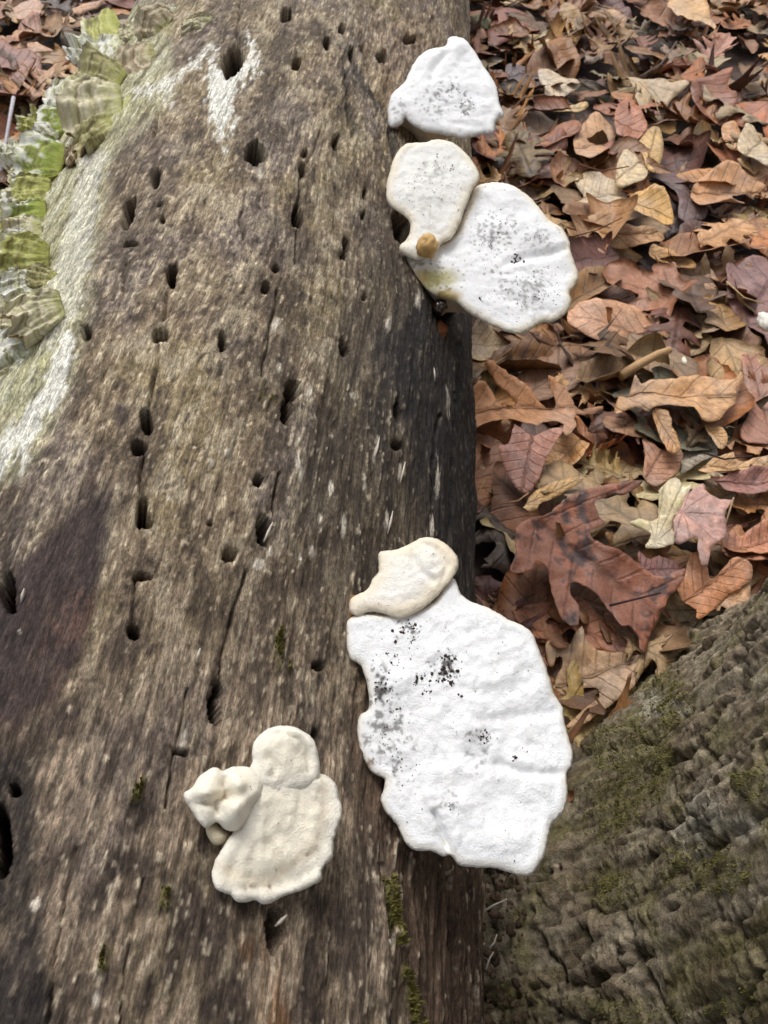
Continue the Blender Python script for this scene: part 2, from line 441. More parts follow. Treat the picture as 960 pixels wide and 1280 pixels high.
def build_log():
    # rows: dense where the photograph looks, coarse elsewhere
    v = np.arange(1440, -520, -1.95)
    ang = PITCH + np.arctan((v - 640) / FPX)
    ok = ang > R(7); yv = 0.21 / np.tan(ang[ok])
    yrows = np.concatenate([np.linspace(-0.75, yv[0], 40)[:-1], yv, np.linspace(yv[-1], 2.6, 40)[1:]])
    al = np.concatenate([np.linspace(-math.pi, R(-56), 40)[:-1], np.linspace(R(-56), R(98), 720), np.linspace(R(98), math.pi, 30)[1:]])
    A, Y = np.meshgrid(al, yrows); sh = A.shape; a = A.ravel(); y = Y.ravel()
    P = log_point(a, y); nrm = np.stack([np.sin(a), 0 * a, np.cos(a)], 1)
    px, py, dep = project(P)
    view = CAM - P; view /= np.linalg.norm(view, axis=1)[:, None]
    front = sst(-0.35, 0.0, (nrm * view).sum(1)) * (dep > 0.05)
    far = np.where((dep > 0.05) & (px > -700) & (px < 1400) & (py > -900) & (py < 2300), 0, 1e5)
    px = px + far; py = py + far
    arc = a * R0
    # --- grain coordinates with slow waviness, bending round the holes
    wob = 0.004 * gn(arc * 9, y * 5, 1) + 0.0015 * gn(arc * 40, y * 14, 4)
    g = arc + wob
    s1 = fbm(g * 640, y * 90, 3, 10)          # fine fibres
    s2 = fbm(g * 170, y * 22, 4, 20)          # broad streaks
    s3 = fbm(g * 34, y * 12.0, 4, 30)         # patches
    s4 = fbm(g * 260, y * 90, 3, 40)          # short flakes
    s5 = fbm(g * 640, y * 260, 2, 44)
    blot = fbm(arc * 22, y * 12, 4, 50)
    speck = gn(g * 520, y * 210, 60)
    # warped pixel position: ragged edges for every stain
    wx = px + 9 * fbm(g * 120, y * 16, 3, 70); wy = py + 20 * fbm(g * 90, y * 20, 3, 75)
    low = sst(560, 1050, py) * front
    # --- masks (each stays on the wood)
    black = sst(26, -18, sdf_poly(wx, wy, [(600, 360), (535, 372), (500, 400), (480, 430), (497, 520), (520, 600), (545, 700), (540, 780), (640, 790), (640, 360)]) + 14 * s2)
    black = np.maximum(black, 0.85 * sst(9, 3, poly_dist(wx, py, [(436, 60), (446, 95), (462, 118), (486, 150), (493, 178), (500, 230)]) + 6 * s1))
    black = np.maximum(black, 0.7 * sst(7, 2, poly_dist(wx, py, [(432, 88), (436, 130), (440, 165)]) + 4 * s1))
    black = np.maximum(black, 0.55 * sst(20, -10, poly_dist(wx, wy, [(480, 330), (478, 420), (470, 520), (490, 640)]) + 20 * s2))
    black = np.maximum(black, 0.75 * sst(28, 0, sdf_poly(wx, wy, [(-40, 960), (25, 940), (30, 1060), (40, 1160), (60, 1300), (-60, 1300)]) + 16 * s2))
    black = np.maximum(black, 0.5 * sst(16, 0, poly_dist(wx, wy, [(20, 640), (10, 700), (8, 760), (0, 800)]) + 12 * s2))
    black = np.maximum(black, 0.55 * sst(9, 0, poly_dist(wx, wy, [(122, 215), (118, 260), (112, 300)]) + 5 * s1))
    black *= front
    purple = sst(8, -12, sdf_poly(wx, wy, [(128, 565), (134, 640), (120, 720), (100, 790), (60, 860), (20, 900), (-40, 930), (-40, 760), (40, 690), (95, 620)]) + 26 * s3 + 10 * s4) * front
    purple = np.maximum(purple, 0.9 * sst(5, -4, sdf_poly(wx, wy, [(142, 504), (158, 502), (157, 526), (142, 534)])) * front)
    purple = np.maximum(purple, 0.45 * sst(14, 0, poly_dist(wx, wy, [(60, 600), (80, 660), (40, 760)]) + 10 * s2) * front)
    strip = sst(26, -14, sdf_poly(wx, wy, [(205, 120), (150, 165), (126, 210), (112, 300), (100, 400), (84, 470), (62, 520), (20, 590), (-60, 600), (-60, 200), (60, 40), (150, 0), (200, 20)]) + 9 * s3) * front
    whites = np.zeros_like(px)
    wn_ = 0.9 * s4 + 0.8 * fbm(arc * 300, y * 120, 4, 47) + 0.5 * s1
    for pts, am in (([(258, 70), (275, 48), (272, 82), (300, 75), (325, 70), (318, 100), (298, 106), (294, 145), (280, 184), (268, 172), (258, 135)], 1.0), ([(160, 112), (200, 98), (235, 78), (268, 50), (264, 72), (238, 94), (216, 108), (216, 134), (205, 130), (198, 116), (168, 126)], .8),
                    ([(308, 35), (322, 52), (326, 90), (312, 98), (306, 70)], .9), ([(100, 192), (120, 205), (111, 270), (103, 335), (90, 340), (94, 260)], .55), ([(140, 180), (124, 250), (116, 330), (98, 400), (70, 450), (50, 440), (66, 340), (88, 250), (100, 190)], .45), ([(86, 392), (96, 430), (86, 480), (62, 522), (46, 548), (32, 592), (20, 592), (26, 545), (8, 592), (-6, 600), (0, 555), (30, 508), (58, 468), (76, 428)], .95), ([(62, 340), (84, 330), (76, 400), (58, 430)], .4)):
        whites = np.maximum(whites, am * sst(0.22, -0.12, sdf_poly(px + 7 * s2, py + 12 * s4, pts) / 11. + 0.28 + wn_))
    whites *= front
    fleck = np.zeros_like(px)
    for fx, fy, fw, fh, rot in ((384, 490, 7, 12, 10), (372, 552, 4, 10, 25), (371, 585, 5, 17, -15), (468, 562, 4, 16, 6), (501, 592, 3, 15, 6), (484, 655, 4, 17, 4), (262, 577, 6, 6, 0), (283, 566, 5, 7, 0), (390, 690, 5, 9, 0), (324, 706, 13, 9, -20), (336, 690, 6, 12, 20),
                            (440, 494, 5, 9, -30), (414, 610, 4, 10, 0), (430, 655, 6, 15, 5), (455, 600, 3, 12, 0), (487, 405, 6, 14, 0), (522, 372, 5, 18, -5), (325, 218, 5, 9, 0), (345, 405, 7, 9, 20), (120, 1250, 6, 16, 0), (110, 1290, 9, 10, 0), (45, 1130, 9, 9, 0),
                            (25, 790, 3, 6, 0), (540, 660, 4, 16, 0), (212, 625, 5, 5, 0), (402, 648, 4, 7, 0), (415, 545, 5, 5, 0), (230, 925, 8, 20, 12), (560, 500, 4, 22, 0), (548, 600, 4, 26, 0), (350, 460, 4, 8, 0), (375, 700, 4, 9, 0), (500, 700, 5, 11, 0)):
        c, s = math.cos(R(rot)), math.sin(R(rot)); dx, dy = px - fx, py - fy
        fleck = np.maximum(fleck, sst(1.15, 0.6, np.hypot((dx * c + dy * s) / (fw * .85), (-dx * s + dy * c) / fh) + 0.95 * s4 + 0.6 * s1 + 0.5 * s5 + 0.15))
    fleck *= front
    rnd_fleck = sst(0.30, 0.50, speck * 0.5 + 0.5 * s4 + 0.4 * s5 + 0.35 * s3) * (0.5 + 0.5 * sst(200, 500, py)) * front
    moss = np.zeros_like(px)
    for pts, w in (([(484, 1110), (490, 1160), (494, 1180)], 9), ([(510, 1215), (514, 1250), (520, 1300)], 9), ([(170, 985), (165, 1000)], 10), ([(212, 1120), (208, 1140)], 10), ([(345, 790), (352, 830)], 10), ([(130, 1190), (125, 1215)], 10), ([(330, 480), (335, 500)], 8)):
        moss = np.maximum(moss, sst(0.9, 0.1, poly_dist(wx, wy, pts) / w + 1.1 * s4 + 0.9 * s1 + .6 * s2))
    moss *= front
    rot_ = sst(24, -30, sdf_poly(wx, wy, [(470, 800), (440, 900), (450, 1000), (480, 1100), (510, 1320), (640, 1320), (640, 800)]) + 10 * s2) * front
    rot2 = sst(20, -20, sdf_poly(wx, wy, [(450, 20), (545, 10), (560, 60), (520, 120), (495, 170), (470, 130)]) + 10 * s4) * front
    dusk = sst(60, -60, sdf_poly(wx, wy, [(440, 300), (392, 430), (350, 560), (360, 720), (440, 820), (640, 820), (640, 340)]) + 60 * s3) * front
    amber = sst(30, 0, poly_dist(wx, wy, [(320, 1190), (330, 1230), (345, 1290)]) + 14 * s2) * front * .8
    # --- colour
    m1 = fbm(g * 64, y * 34, 5, 101, .62); m2 = fbm(g * 260, y * 120, 4, 105, .68); m3 = fbm(g * 26, y * 11, 4, 109, .6); m4 = fbm(g * 480, y * 90, 3, 113, .65)
    c = np.broadcast_to(lin((123, 107, 87)), (len(px), 3)).copy()
    c = mixc(c, lin((130, 117, 82)), 0.45 * sst(0.0, 0.3, blot))
    c = mixc(c, lin((118, 106, 98)), 0.8 * sst(0.02, 0.3, -blot))
    c = mixc(c, lin((160, 147, 124)), 0.85 * sst(0.0, 0.28, m1 + .5 * m2))
    c = mixc(c, lin((78, 67, 57)), 0.5 * sst(0.0, 0.25, -m3))
    c = mixc(c, lin((82, 70, 58)), 0.85 * sst(0.02, 0.28, -m1 - .4 * m2 - .3 * m3))
    c = mixc(c, lin((60, 51, 44)), 0.75 * sst(0.22, 0.36, -m2 - .3 * m4 - .25 * m3))
    c = mixc(c, lin((190, 174, 146)), 0.55 * sst(0.22, 0.38, m2 + .35 * m4 + .3 * m3))
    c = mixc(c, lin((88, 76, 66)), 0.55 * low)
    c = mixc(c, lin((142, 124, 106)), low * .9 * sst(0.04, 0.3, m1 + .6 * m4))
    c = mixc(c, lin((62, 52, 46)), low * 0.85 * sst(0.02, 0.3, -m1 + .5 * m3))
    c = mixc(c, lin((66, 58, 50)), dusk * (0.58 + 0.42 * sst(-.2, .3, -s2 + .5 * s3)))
    c = mixc(c, lin((90, 72, 58)), 0.8 * rot_)
    c = mixc(c, lin((60, 46, 38)), rot_ * 0.8 * sst(-0.1, 0.4, s2 + 0.6 * s1))
    c = mixc(c, lin((150, 126, 102)), rot2 * 0.8 * sst(-0.3, 0.4, s4))
    c = mixc(c, lin((160, 108, 56)), amber * 0.7 * sst(-0.3, 0.4, s2))
    c = mixc(c, lin((164, 161, 128)), strip * 0.85 * sst(-.75, -.1, s2 + s3))
    c = mixc(c, lin((172, 172, 84)), strip * 0.75 * sst(0.1, 0.5, s3 + 0.4 * blot))
    c = mixc(c, lin((190, 188, 168)), strip * 0.75 * sst(0.0, 0.5, s2 + 0.3 * s4))
    c = mixc(c, lin((96, 92, 68)), strip * 0.75 * sst(0.08, 0.4, -s2 + 0.4 * s4))
    c = mixc(c, lin((63, 52, 50)), purple * 0.93)
    c = mixc(c, lin((98, 72, 60)), purple * 0.55 * sst(0.05, 0.35, blot + .5 * m2))
    c = mixc(c, lin((46, 38, 38)), purple * 0.6 * sst(0.05, 0.3, m1))
    c = mixc(c, lin((36, 33, 33)), black * (0.95 - 0.42 * sst(.18, .32, m4 + .35 * m2)) * (1 - .3 * sst(.2, .4, m1)))
    c = mixc(c, lin((176, 162, 140)), np.clip(rnd_fleck * (0.7 - 0.6 * black), 0, 1) * (1 - purple))
    c = mixc(c, lin((204, 194, 178)), fleck * 0.75)
    c = mixc(c, lin((214, 211, 200)), whites * 0.9)
    c = mixc(c, lin((100, 96, 46)), moss * 0.75)
    c = c * np.clip(1 + 0.6 * s1 + 0.45 * s5 + 0.4 * m4, .3, 2)[:, None]
    c = np.clip(c, 0.004, 0.85)
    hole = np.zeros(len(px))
    # --- relief
    d = 0.00024 * s1 + 0.0004 * s2 + 0.0002 * s4 + 0.0022 * s3 + 0.0002 * s5 + 0.0005 * m1 + 0.00025 * m2 + 0.0006 * fbm(g * 120, y * 7, 2, 23)
    flake = sst(0.05, 0.14, s2 + 0.5 * s4)
    d = d + 0.0003 * flake * (1 - purple)
    d = d * (1 - 0.55 * purple) + rot_ * 0.0024 * (fbm(g * 200, y * 16, 3, 80)) + rot2 * 0.003 * fbm(g * 120, y * 60, 3, 82)
    d = d + low * 0.0012 * fbm(g * 110, y * 22, 3, 84)
    d = d + 0.0006 * whites + 0.0003 * fleck + 0.0008 * strip * s4 + 0.0003 * rnd_fleck + 0.002 * moss * (0.6 + speck)
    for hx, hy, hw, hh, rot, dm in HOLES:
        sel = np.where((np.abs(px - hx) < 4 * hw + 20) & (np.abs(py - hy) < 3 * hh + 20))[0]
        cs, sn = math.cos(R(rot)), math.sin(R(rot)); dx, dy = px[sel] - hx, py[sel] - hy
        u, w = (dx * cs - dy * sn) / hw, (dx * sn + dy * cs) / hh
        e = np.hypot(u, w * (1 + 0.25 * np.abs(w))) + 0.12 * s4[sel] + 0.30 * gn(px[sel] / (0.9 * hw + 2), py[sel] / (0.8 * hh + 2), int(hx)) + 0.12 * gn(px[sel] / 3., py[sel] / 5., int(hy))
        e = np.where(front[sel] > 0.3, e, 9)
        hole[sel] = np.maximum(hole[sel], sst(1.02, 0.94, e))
        d[sel] -= min(0.0026 * dm, 0.032) * sst(1.10, 0.84, e) + 0.0009 * sst(2.4, 0.9, e)
    for pts, wpx, dm in CRACKS:
        p = np.array(pts, float)
        sel = np.where((px > p[:, 0].min() - 30) & (px < p[:, 0].max() + 30) & (py > p[:, 1].min() - 30) & (py < p[:, 1].max() + 30) & (front > 0.3))[0]
        dd = poly_dist(px[sel] + 3 * gn(g[sel] * 60, y[sel] * 60, 91), py[sel], p)
        d[sel] -= 0.001 * dm * sst(wpx * 1.5 + 0.5, 0.2, dd) * (0.6 + 0.5 * sst(-.3, .3, s4[sel]))
    # broken edges on the far right flank
    d = d - black * sst(560, 585, px) * 0.004 * (0.5 + fbm(g * 60, y * 20, 2, 95))
    c = mixc(c, lin((58, 45, 36)), hole)          # brown wood in the borings, painted darker to stand for their shade
    P2 = P + nrm * d[:, None]
    # grain coordinate: a few metres^-1 across, drawn out along the trunk
    gc = np.stack([g, y, 0.01 * s3 + np.minimum(d, 0)], 1)
    i = np.arange(len(px)).reshape(sh)
    F = np.stack([i[:-1, :-1].ravel(), i[1:, :-1].ravel(), i[1:, 1:].ravel(), i[:-1, 1:].ravel()], 1)
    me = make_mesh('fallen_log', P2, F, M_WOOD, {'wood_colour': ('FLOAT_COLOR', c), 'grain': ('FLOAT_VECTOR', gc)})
    root = thing('fallen_log', 'big weathered grey brown log without bark, pitted with beetle holes', 'log', (XA, 0.4, 0))
    inv = Matrix.Translation((-XA, -0.4, 0))
    me.transform(inv)
    link('trunk_wood', me, root)
    # sawn / broken ends
    for k, ye in enumerate((yrows[0], yrows[-1])):
        aa = np.linspace(-math.pi, math.pi, 73)[:-1]; rings = np.linspace(0, 1, 12)
        V = []; C = []
        for q in rings:
            p = log_point(aa, np.full(72, ye)); ctr = np.array([XA, ye, ZA])
            p = ctr + (p - ctr) * q; p[:, 1] += (0.006 * gn(aa * 3, np.full(72, q * 5)) * (-1 if k == 0 else 1)); V.append(p)
            C.append(np.broadcast_to(lin((120, 98, 72)) * (0.8 + 0.25 * math.sin(q * 60)), (72, 3)))
        V = np.vstack(V); C = np.vstack(C); F = []
        for q in range(11):
            for j in range(72):
                j2 = (j + 1) % 72; f = (q * 72 + j, q * 72 + j2, (q + 1) * 72 + j2, (q + 1) * 72 + j); F.append(f if k == 0 else f[::-1])
        m = make_mesh('end_grain', V, F, M_WOOD, {'wood_colour': ('FLOAT_COLOR', C), 'grain': ('FLOAT_VECTOR', V)}); m.transform(inv)
        link('end_grain', m, root)
    # moss tufts on the wood
    bag = Bag(); mo = np.where(moss > 0.55)[0]
    for q in rs.choice(mo, min(1500, len(mo)), replace=False):
        bag.add(*blade(P2[q], nrm[q], 0.0010 + 0.0012 * rs.rand(), 0.0003), lin((98, 92, 44)) * (0.6 + 0.8 * rs.rand()))
    mm = bag.mesh('moss', M_MOSS); mm.transform(inv); tag(link('moss', mm, root), kind='stuff')
    # lifted slivers of wood
    for sx, sy, ln, rot in ((372, 583, 26, -14), (468, 562, 24, 5), (500, 592, 24, 6), (484, 655, 26, 4), (333, 668, 22, 22), (176, 272, 9, 55), (640 - 0, 0, 0, 0), (30, 748, 14, 25), (347, 1152, 16, 38), (482, 1180, 12, -40), (246, 822, 14, 12), (540, 470, 16, -18)):
        if not ln: continue
        dx, dy = math.sin(R(rot)) * ln / 2, -math.cos(R(rot)) * ln / 2
        p0, n0 = log_hit(sx - dx, sy - dy); p1, n1 = log_hit(sx + dx, sy + dy); w = 0.0006
        mid = (p0 + p1) / 2 + n0 * 0.0016
        Vt, Ft = tube([p0 + n0 * .0003, mid, p1 + n1 * 0.0024], [w * .4, w, w * .3], 5)
        me_ = make_mesh('splinter', Vt, Ft, M_TWIG, {'tint': ('FLOAT_COLOR', np.broadcast_to(lin((200, 190, 176)), (len(Vt), 3)))}); me_.transform(inv)
        link('splinter', me_, root)
    return P2, px, py

def blade(p, n, h, w):
    t = rs.randn(3); t -= n * np.dot(t, n); t /= np.linalg.norm(t) + 1e-9
    s = np.cross(n, t); b = p + t * h * 0.6 * rs.rand()
    tip = p + n * h + t * h * 0.5 * (rs.rand() - .2)
    return np.array([p - s * w, p + s * w, (p + tip) / 2 + s * w * .8 + t * .0004, tip]), np.array([(0, 1, 2), (0, 2, 3)], np.int32)

LOGP, LOGX, LOGY = build_log()

# ================================================================== STANDING TREE (base with root flare)
TC = np.array([0.385, 0.10])
def trunk_radius(ph, z):
    """ph: azimuth from +X anticlockwise"""
    zz = np.maximum(z, 0)
    r = 0.25 - 0.02 * np.minimum(zz, 3.0)
    fl = np.exp(-zz / 0.085)
    lobe = np.exp(-((np.angle(np.exp(1j * (ph - R(178)))) / 0.50) ** 2)) * 0.045 + np.exp(-((np.angle(np.exp(1j * (ph - R(232)))) / 0.42) ** 2)) * 0.05 + np.exp(-((np.angle(np.exp(1j * (ph - R(20)))) / 0.5) ** 2)) * 0.10 + np.exp(-((np.angle(np.exp(1j * (ph - R(300)))) / 0.5) ** 2)) * 0.08
    return r + fl * (0.048 + lobe) + 0.006 * gn(ph * 2.2, zz * 5, 7)

def build_trunk():
    ph = np.concatenate([np.linspace(R(80), R(265), 500), np.linspace(R(265), R(440), 70)[1:]])
    z = np.concatenate([[-0.06], np.linspace(-0.02, 0.36, 420), np.linspace(0.36, 3.2, 90)[1:]])
    PH, Z = np.meshgrid(ph, z); sh = PH.shape; p = PH.ravel(); zz = Z.ravel()
    r = trunk_radius(p, zz)
    P = np.stack([TC[0] + r * np.cos(p), TC[1] + r * np.sin(p), zz], 1)
    # length along the surface, so that bark cells keep their size on the flare
    rr = r.reshape(sh); ds = np.hypot(np.diff(rr, axis=0), np.diff(Z, axis=0)); S = np.vstack([np.zeros((1, sh[1])), np.cumsum(ds, 0)]).ravel()
    rm = rr.mean(1, keepdims=True); A = (PH * (0.27)).ravel()
    V3 = P.reshape(*sh, 3)
    du = np.gradient(V3, axis=1); dv = np.gradient(V3, axis=0); nr = np.cross(du, dv).reshape(-1, 3); nr /= np.linalg.norm(nr, axis=1)[:, None] + 1e-12
    px, py, dep = project(P)
    w1 = 0.007 * fbm(A * 40, S * 20, 4, 3); w2 = 0.014 * fbm(A * 36, S * 20, 4, 6)
    a, s = A + w1 + 0.30 * S * 0.0, S + w2
    n1_ = fbm(A * 120, S * 50, 3, 71); n2_ = fbm(A * 110, S * 55, 3, 74)
    f1, f2, cid = voro(a / 0.026, s / 0.070, 4)
    g1, g2, cid2 = voro((a + .003 * cid + .003 * n1_) / 0.0085, (s + .006 * n2_) / 0.021, 9)
    crack = sst(0.08, 0.01, f2 - f1); crack2 = sst(0.14, 0.02, g2 - g1)
    n1 = fbm(A * 160, S * 60, 4, 15); n2 = fbm(A * 420, S * 160, 3, 18); n3 = fbm(A * 18, S * 9, 4, 21)
    plate = sst(0.0, 0.5, f2 - f1)
    fib = fbm((A + .004 * n3) * 330, S * 26, 4, 27)
    rug = sst(-0.15, 0.35, n3)
    d = 0.0012 * plate + 0.0020 * (cid - .5) - 0.0050 * crack * sst(-.35, .15, n3 + .4 * (cid - .5)) + 0.0042 * (cid2 - .5) * (0.4 + rug) - 0.0026 * crack2 * rug + 0.0018 * n1 + 0.0012 * n2 + 0.0011 * fib + 0.003 * n3 - 0.004 * sst(.03, .0, np.abs(fbm(A * 18, S * 12, 3, 61)) + .012)
    P2 = P + nr * d[:, None]
    c = np.broadcast_to(lin((130, 120, 102)), (len(p), 3)).copy()
    c = mixc(c, lin((150, 138, 118)), .8 * sst(.55, .95, cid2)); c = mixc(c, lin((86, 72, 56)), .7 * sst(.4, .05, cid2))
    c = mixc(c, lin((156, 143, 120)), sst(0.05, 0.5, n1 + .3 * n3 + .3 * (cid2 - .5) + .3 * fib))
    c = mixc(c, lin((74, 64, 50)), sst(0.1, 0.5, -n1 + .4 * n2 - .4 * fib))
    c = mixc(c, lin((112, 106, 66)), .6 * sst(-.1, .4, fbm(A * 30, S * 28, 3, 33)))
    c = mixc(c, lin((84, 66, 52)), 0.5 * sst(0.5, 1, cid2))
    c = mixc(c, lin((52, 44, 37)), 0.55 * np.maximum(crack, .8 * crack2 * sst(0, .4, n3 + .5 * n1)))
    mossm = np.zeros(len(p))
    wx = px + 16 * n1 + 26 * n3; wy = py + 16 * n2 + 26 * n3
    for cx, cy, w, h in ((800, 960, 70, 60), (760, 1010, 60, 60), (840, 880, 40, 40), (950, 985, 30, 30), (880, 1085, 80, 40), (760, 1110, 50, 40), (790, 1268, 90, 25), (925, 1260, 60, 30), (640, 1250, 40, 30), (760, 945, 30, 30)):
        mossm = np.maximum(mossm, sst(1.25, 0.25, np.hypot((wx - cx) / w, (wy - cy) / h)))
    mossm *= sst(-0.45, 0.35, n1 + .4 * n2 + .1) * (dep > 0.05)
    c = mixc(c, lin((98, 95, 48)), 0.55 * mossm)
    lich = np.zeros(len(p))
    for cx, cy, w, h in ((890, 1020, 34, 30), (868, 1045, 26, 26), (930, 1035, 20, 16), (850, 885, 10, 8), (820, 885, 14, 24), (955, 860, 14, 20)):
        lich = np.maximum(lich, sst(1.15, 0.6, np.hypot((wx - cx) / w, (wy - cy) / h)))
    lich *= (dep > 0.05) * sst(-0.35, 0.1, n1 + .2)
    c = mixc(c, lin((152, 146, 130)), 0.75 * lich)
    c = np.clip(1.15 * c * np.clip(1 + 0.5 * n2 + .3 * fib, .4, 1.8)[:, None], 0.004, 0.8)
    i = np.arange(len(p)).reshape(sh)
    F = np.stack([i[:-1, :-1].ravel(), i[:-1, 1:].ravel(), i[1:, 1:].ravel(), i[1:, :-1].ravel()], 1)
    me = make_mesh('bark', P2, F, M_BARK, {'bark_colour': ('FLOAT_COLOR', c)})
    root = thing('tree', 'standing tree with rough mossy grey brown bark beside the log', 'tree', (TC[0], TC[1], 0))
    inv = Matrix.Translation((-TC[0], -TC[1], 0)); me.transform(inv)
    link('trunk', me, root)
    bag = Bag(); mo = np.where((mossm > 0.45) & (zz < 0.36))[0]
    for q in rs.choice(mo, min(3000, len(mo)), replace=False):
        bag.add(*blade(P2[q], nr[q], 0.0007 + 0.0013 * rs.rand(), 0.0003), lin((100, 96, 44)) * (0.45 + 0.8 * rs.rand()))
    mm = bag.mesh('moss', M_MOSS); mm.transform(inv); tag(link('moss', mm, root), kind='stuff')
    return P2
TRUNKP = build_trunk()

# ================================================================== WHITE BRACKET FUNGI
def basis(n, yaxis=(0, 1, 0)):
    n = np.asarray(n, float); n = n / np.linalg.norm(n)
    u = np.cross(yaxis, n); u /= np.linalg.norm(u); v = np.cross(n, u)
    return u, v, n

def cap_part(name, outline, p0, nrm, root, base_px, stains=(), t_edge=0.004, t_base=0.016, rb=0.04, spacing=0.0012, edge_r=0.007, dome=0.004, rough=0.0008,
             white=(247, 247, 247), cream=(232, 214, 184), cream_w=0.006, cream_amt=0.7, ridges=(), lumps=(), smudges=(), pale=None, step=3.0, scallop=0.6, zones=0.0, seed=0, tilt_noise=0.0):
    """one closed cap whose outline is drawn on its own plane in space"""
    n = np.asarray(nrm, float); n = n / np.linalg.norm(n); u, v, n = basis(n)
    out = smooth_closed(outline, step)
    k = np.arange(len(out)); out = out + 0.7 * np.stack([gn(k * .63, k * 0 + 5.3, seed + 2), gn(k * .63, k * 0 + 1.1, seed + 6)], 1) + scallop * np.stack([gn(k * .21, k * 0 + 3.3, seed), gn(k * .21, k * 0 + 9.1, seed + 4)], 1)
    W = np.array([on_plane(a, b, p0, n) for a, b in out])
    o2 = np.stack([(W - p0) @ u, (W - p0) @ v], 1)
    V2, T, bd = sheet2d(o2, spacing)
    dist = seg_dist(V2, o2, np.roll(o2, -1, 0))
    Wp = p0 + V2[:, :1] * u + V2[:, 1:] * v
    px, py, _ = project(Wp)
    bw = on_plane(*base_px, p0, n); b2 = np.array([np.dot(bw - p0, u), np.dot(bw - p0, v)])
    db = np.hypot(V2[:, 0] - b2[0], V2[:, 1] - b2[1]); dmax = db.max()
    q = np.clip(dist / edge_r, 0, 1)
    lip = np.maximum(1 - (1 - q) ** 2, 0)
    x, y = V2[:, 0], V2[:, 1]
    th_ = np.arctan2(y - b2[1], x - b2[0])
    ns = 0.0006 * fbm(th_ * 7, db * 22, 4, seed + 60) * sst(0.1, .5, db / dmax) + rough * (fbm(x * 120, y * 120, 4, seed + 1) * 1.3 + 0.7 * fbm(x * 380, y * 380, 3, seed + 5)) + 0.0013 * fbm(x * 35, y * 35, 3, seed + 9)
    zt = t_edge * 0.5 * lip + dome * (1 - np.exp(-dist / 0.02)) + ns * sst(0, 0.006, dist)
    zt = zt - 0.00012 * np.exp(-((dist - 0.0042 - 0.0012 * fbm(x * 50, y * 50, 2, seed + 33)) / 0.0011) ** 2)
    if zones:
        zt = zt + zones * np.sin(db * 2 * np.pi / 0.012 + 2 * fbm(x * 40, y * 40, 2, seed)) * sst(0.3, .8, db / dmax)
    for pts, amp, w in ridges:
        dd = poly_dist(px, py, pts); zt = zt + (0.6 if amp > 0 else 1.0) * amp * np.exp(-(dd / w) ** 2) * sst(0, 0.004, dist)
    for lx, ly, lr, amp in lumps:
        zt = zt + amp * np.exp(-(np.hypot(px - lx, py - ly) / lr) ** 2)
    zb = -t_edge * 0.5 * lip - t_base * np.exp(-(db / rb) ** 2) * sst(0, 0.012, dist) - 0.25 * t_edge * sst(0.0, 0.03, dist)
    wave = tilt_noise * fbm(x * 22, y * 22, 2, seed + 30) * sst(0.0, dmax, db)
    zt = zt + wave; zb = zb + wave
    V3, F, src = double_sheet(V2, T, zt, zb, bd)
    c = np.broadcast_to(lin(white), (len(V2), 3)).copy()
    if pale is not None:
        c = mixc(c, lin(pale), sst(-0.3, 0.5, fbm(x * 45, y * 45, 3, seed + 12)))
    ce = sst(cream_w * 1.6, 0, dist + cream_w * .6 * fbm(x * 70, y * 70, 2, seed + 13))
    c = mixc(c, lin(cream), cream_amt * ce)
    if zones:
        c = mixc(c, lin((226, 200, 160)), 0.35 * sst(.55, 1, np.sin(db * 2 * np.pi / 0.016 + 2 * fbm(x * 40, y * 40, 2, seed + 2))) * sst(.45, .9, db / dmax))
    grit = fbm(x * 300, y * 330, 4, seed + 22, .65); gr2 = fbm(x * 70, y * 70, 3, seed + 25)
    for sx, sy, sw, shh, col, amt in smudges:
        e = np.hypot((px - sx) / sw, (py - sy) / shh) + 0.35 * gr2
        c = mixc(c, lin(col), amt * 0.45 * sst(1.1, 0.1, e) * sst(-0.3, 0.4, grit + 0.5 * gr2))
        c = mixc(c, lin(col) * .40, amt * .95 * sst(0.20, 0.33, grit + 0.3 * gr2 + 0.26 * (1 - e)) * sst(1.5, .9, e))
    for sx, sy, sw, shh, col, amt in stains:
        c = mixc(c, lin(col), amt * sst(1.2, 0.2, np.hypot((px - sx) / sw, (py - sy) / shh) + 0.4 * gr2))
    fine = sst(0.40, 0.56, fbm(x * 700, y * 700, 2, seed + 40)) * 0.35
    c = mixc(c, lin((150, 146, 140)), fine * sst(0.0, 0.5, gr2 + .15))
    cb = np.vstack([c, np.broadcast_to(lin((226, 212, 188)), (len(V3) - len(V2), 3))])
    Wv = p0 + V3[:, :1] * u + V3[:, 1:2] * v + V3[:, 2:] * n
    o = np.array(root.location)
    ob = link(name, make_mesh(name, Wv - o, F, M_CAP, {'cap_colour': ('FLOAT_COLOR', cb)}), root)
    return dict(obj=ob, V=Wv[:len(V2)], n=n, px=px, py=py, dist=dist, root=root, u=u, v=v)

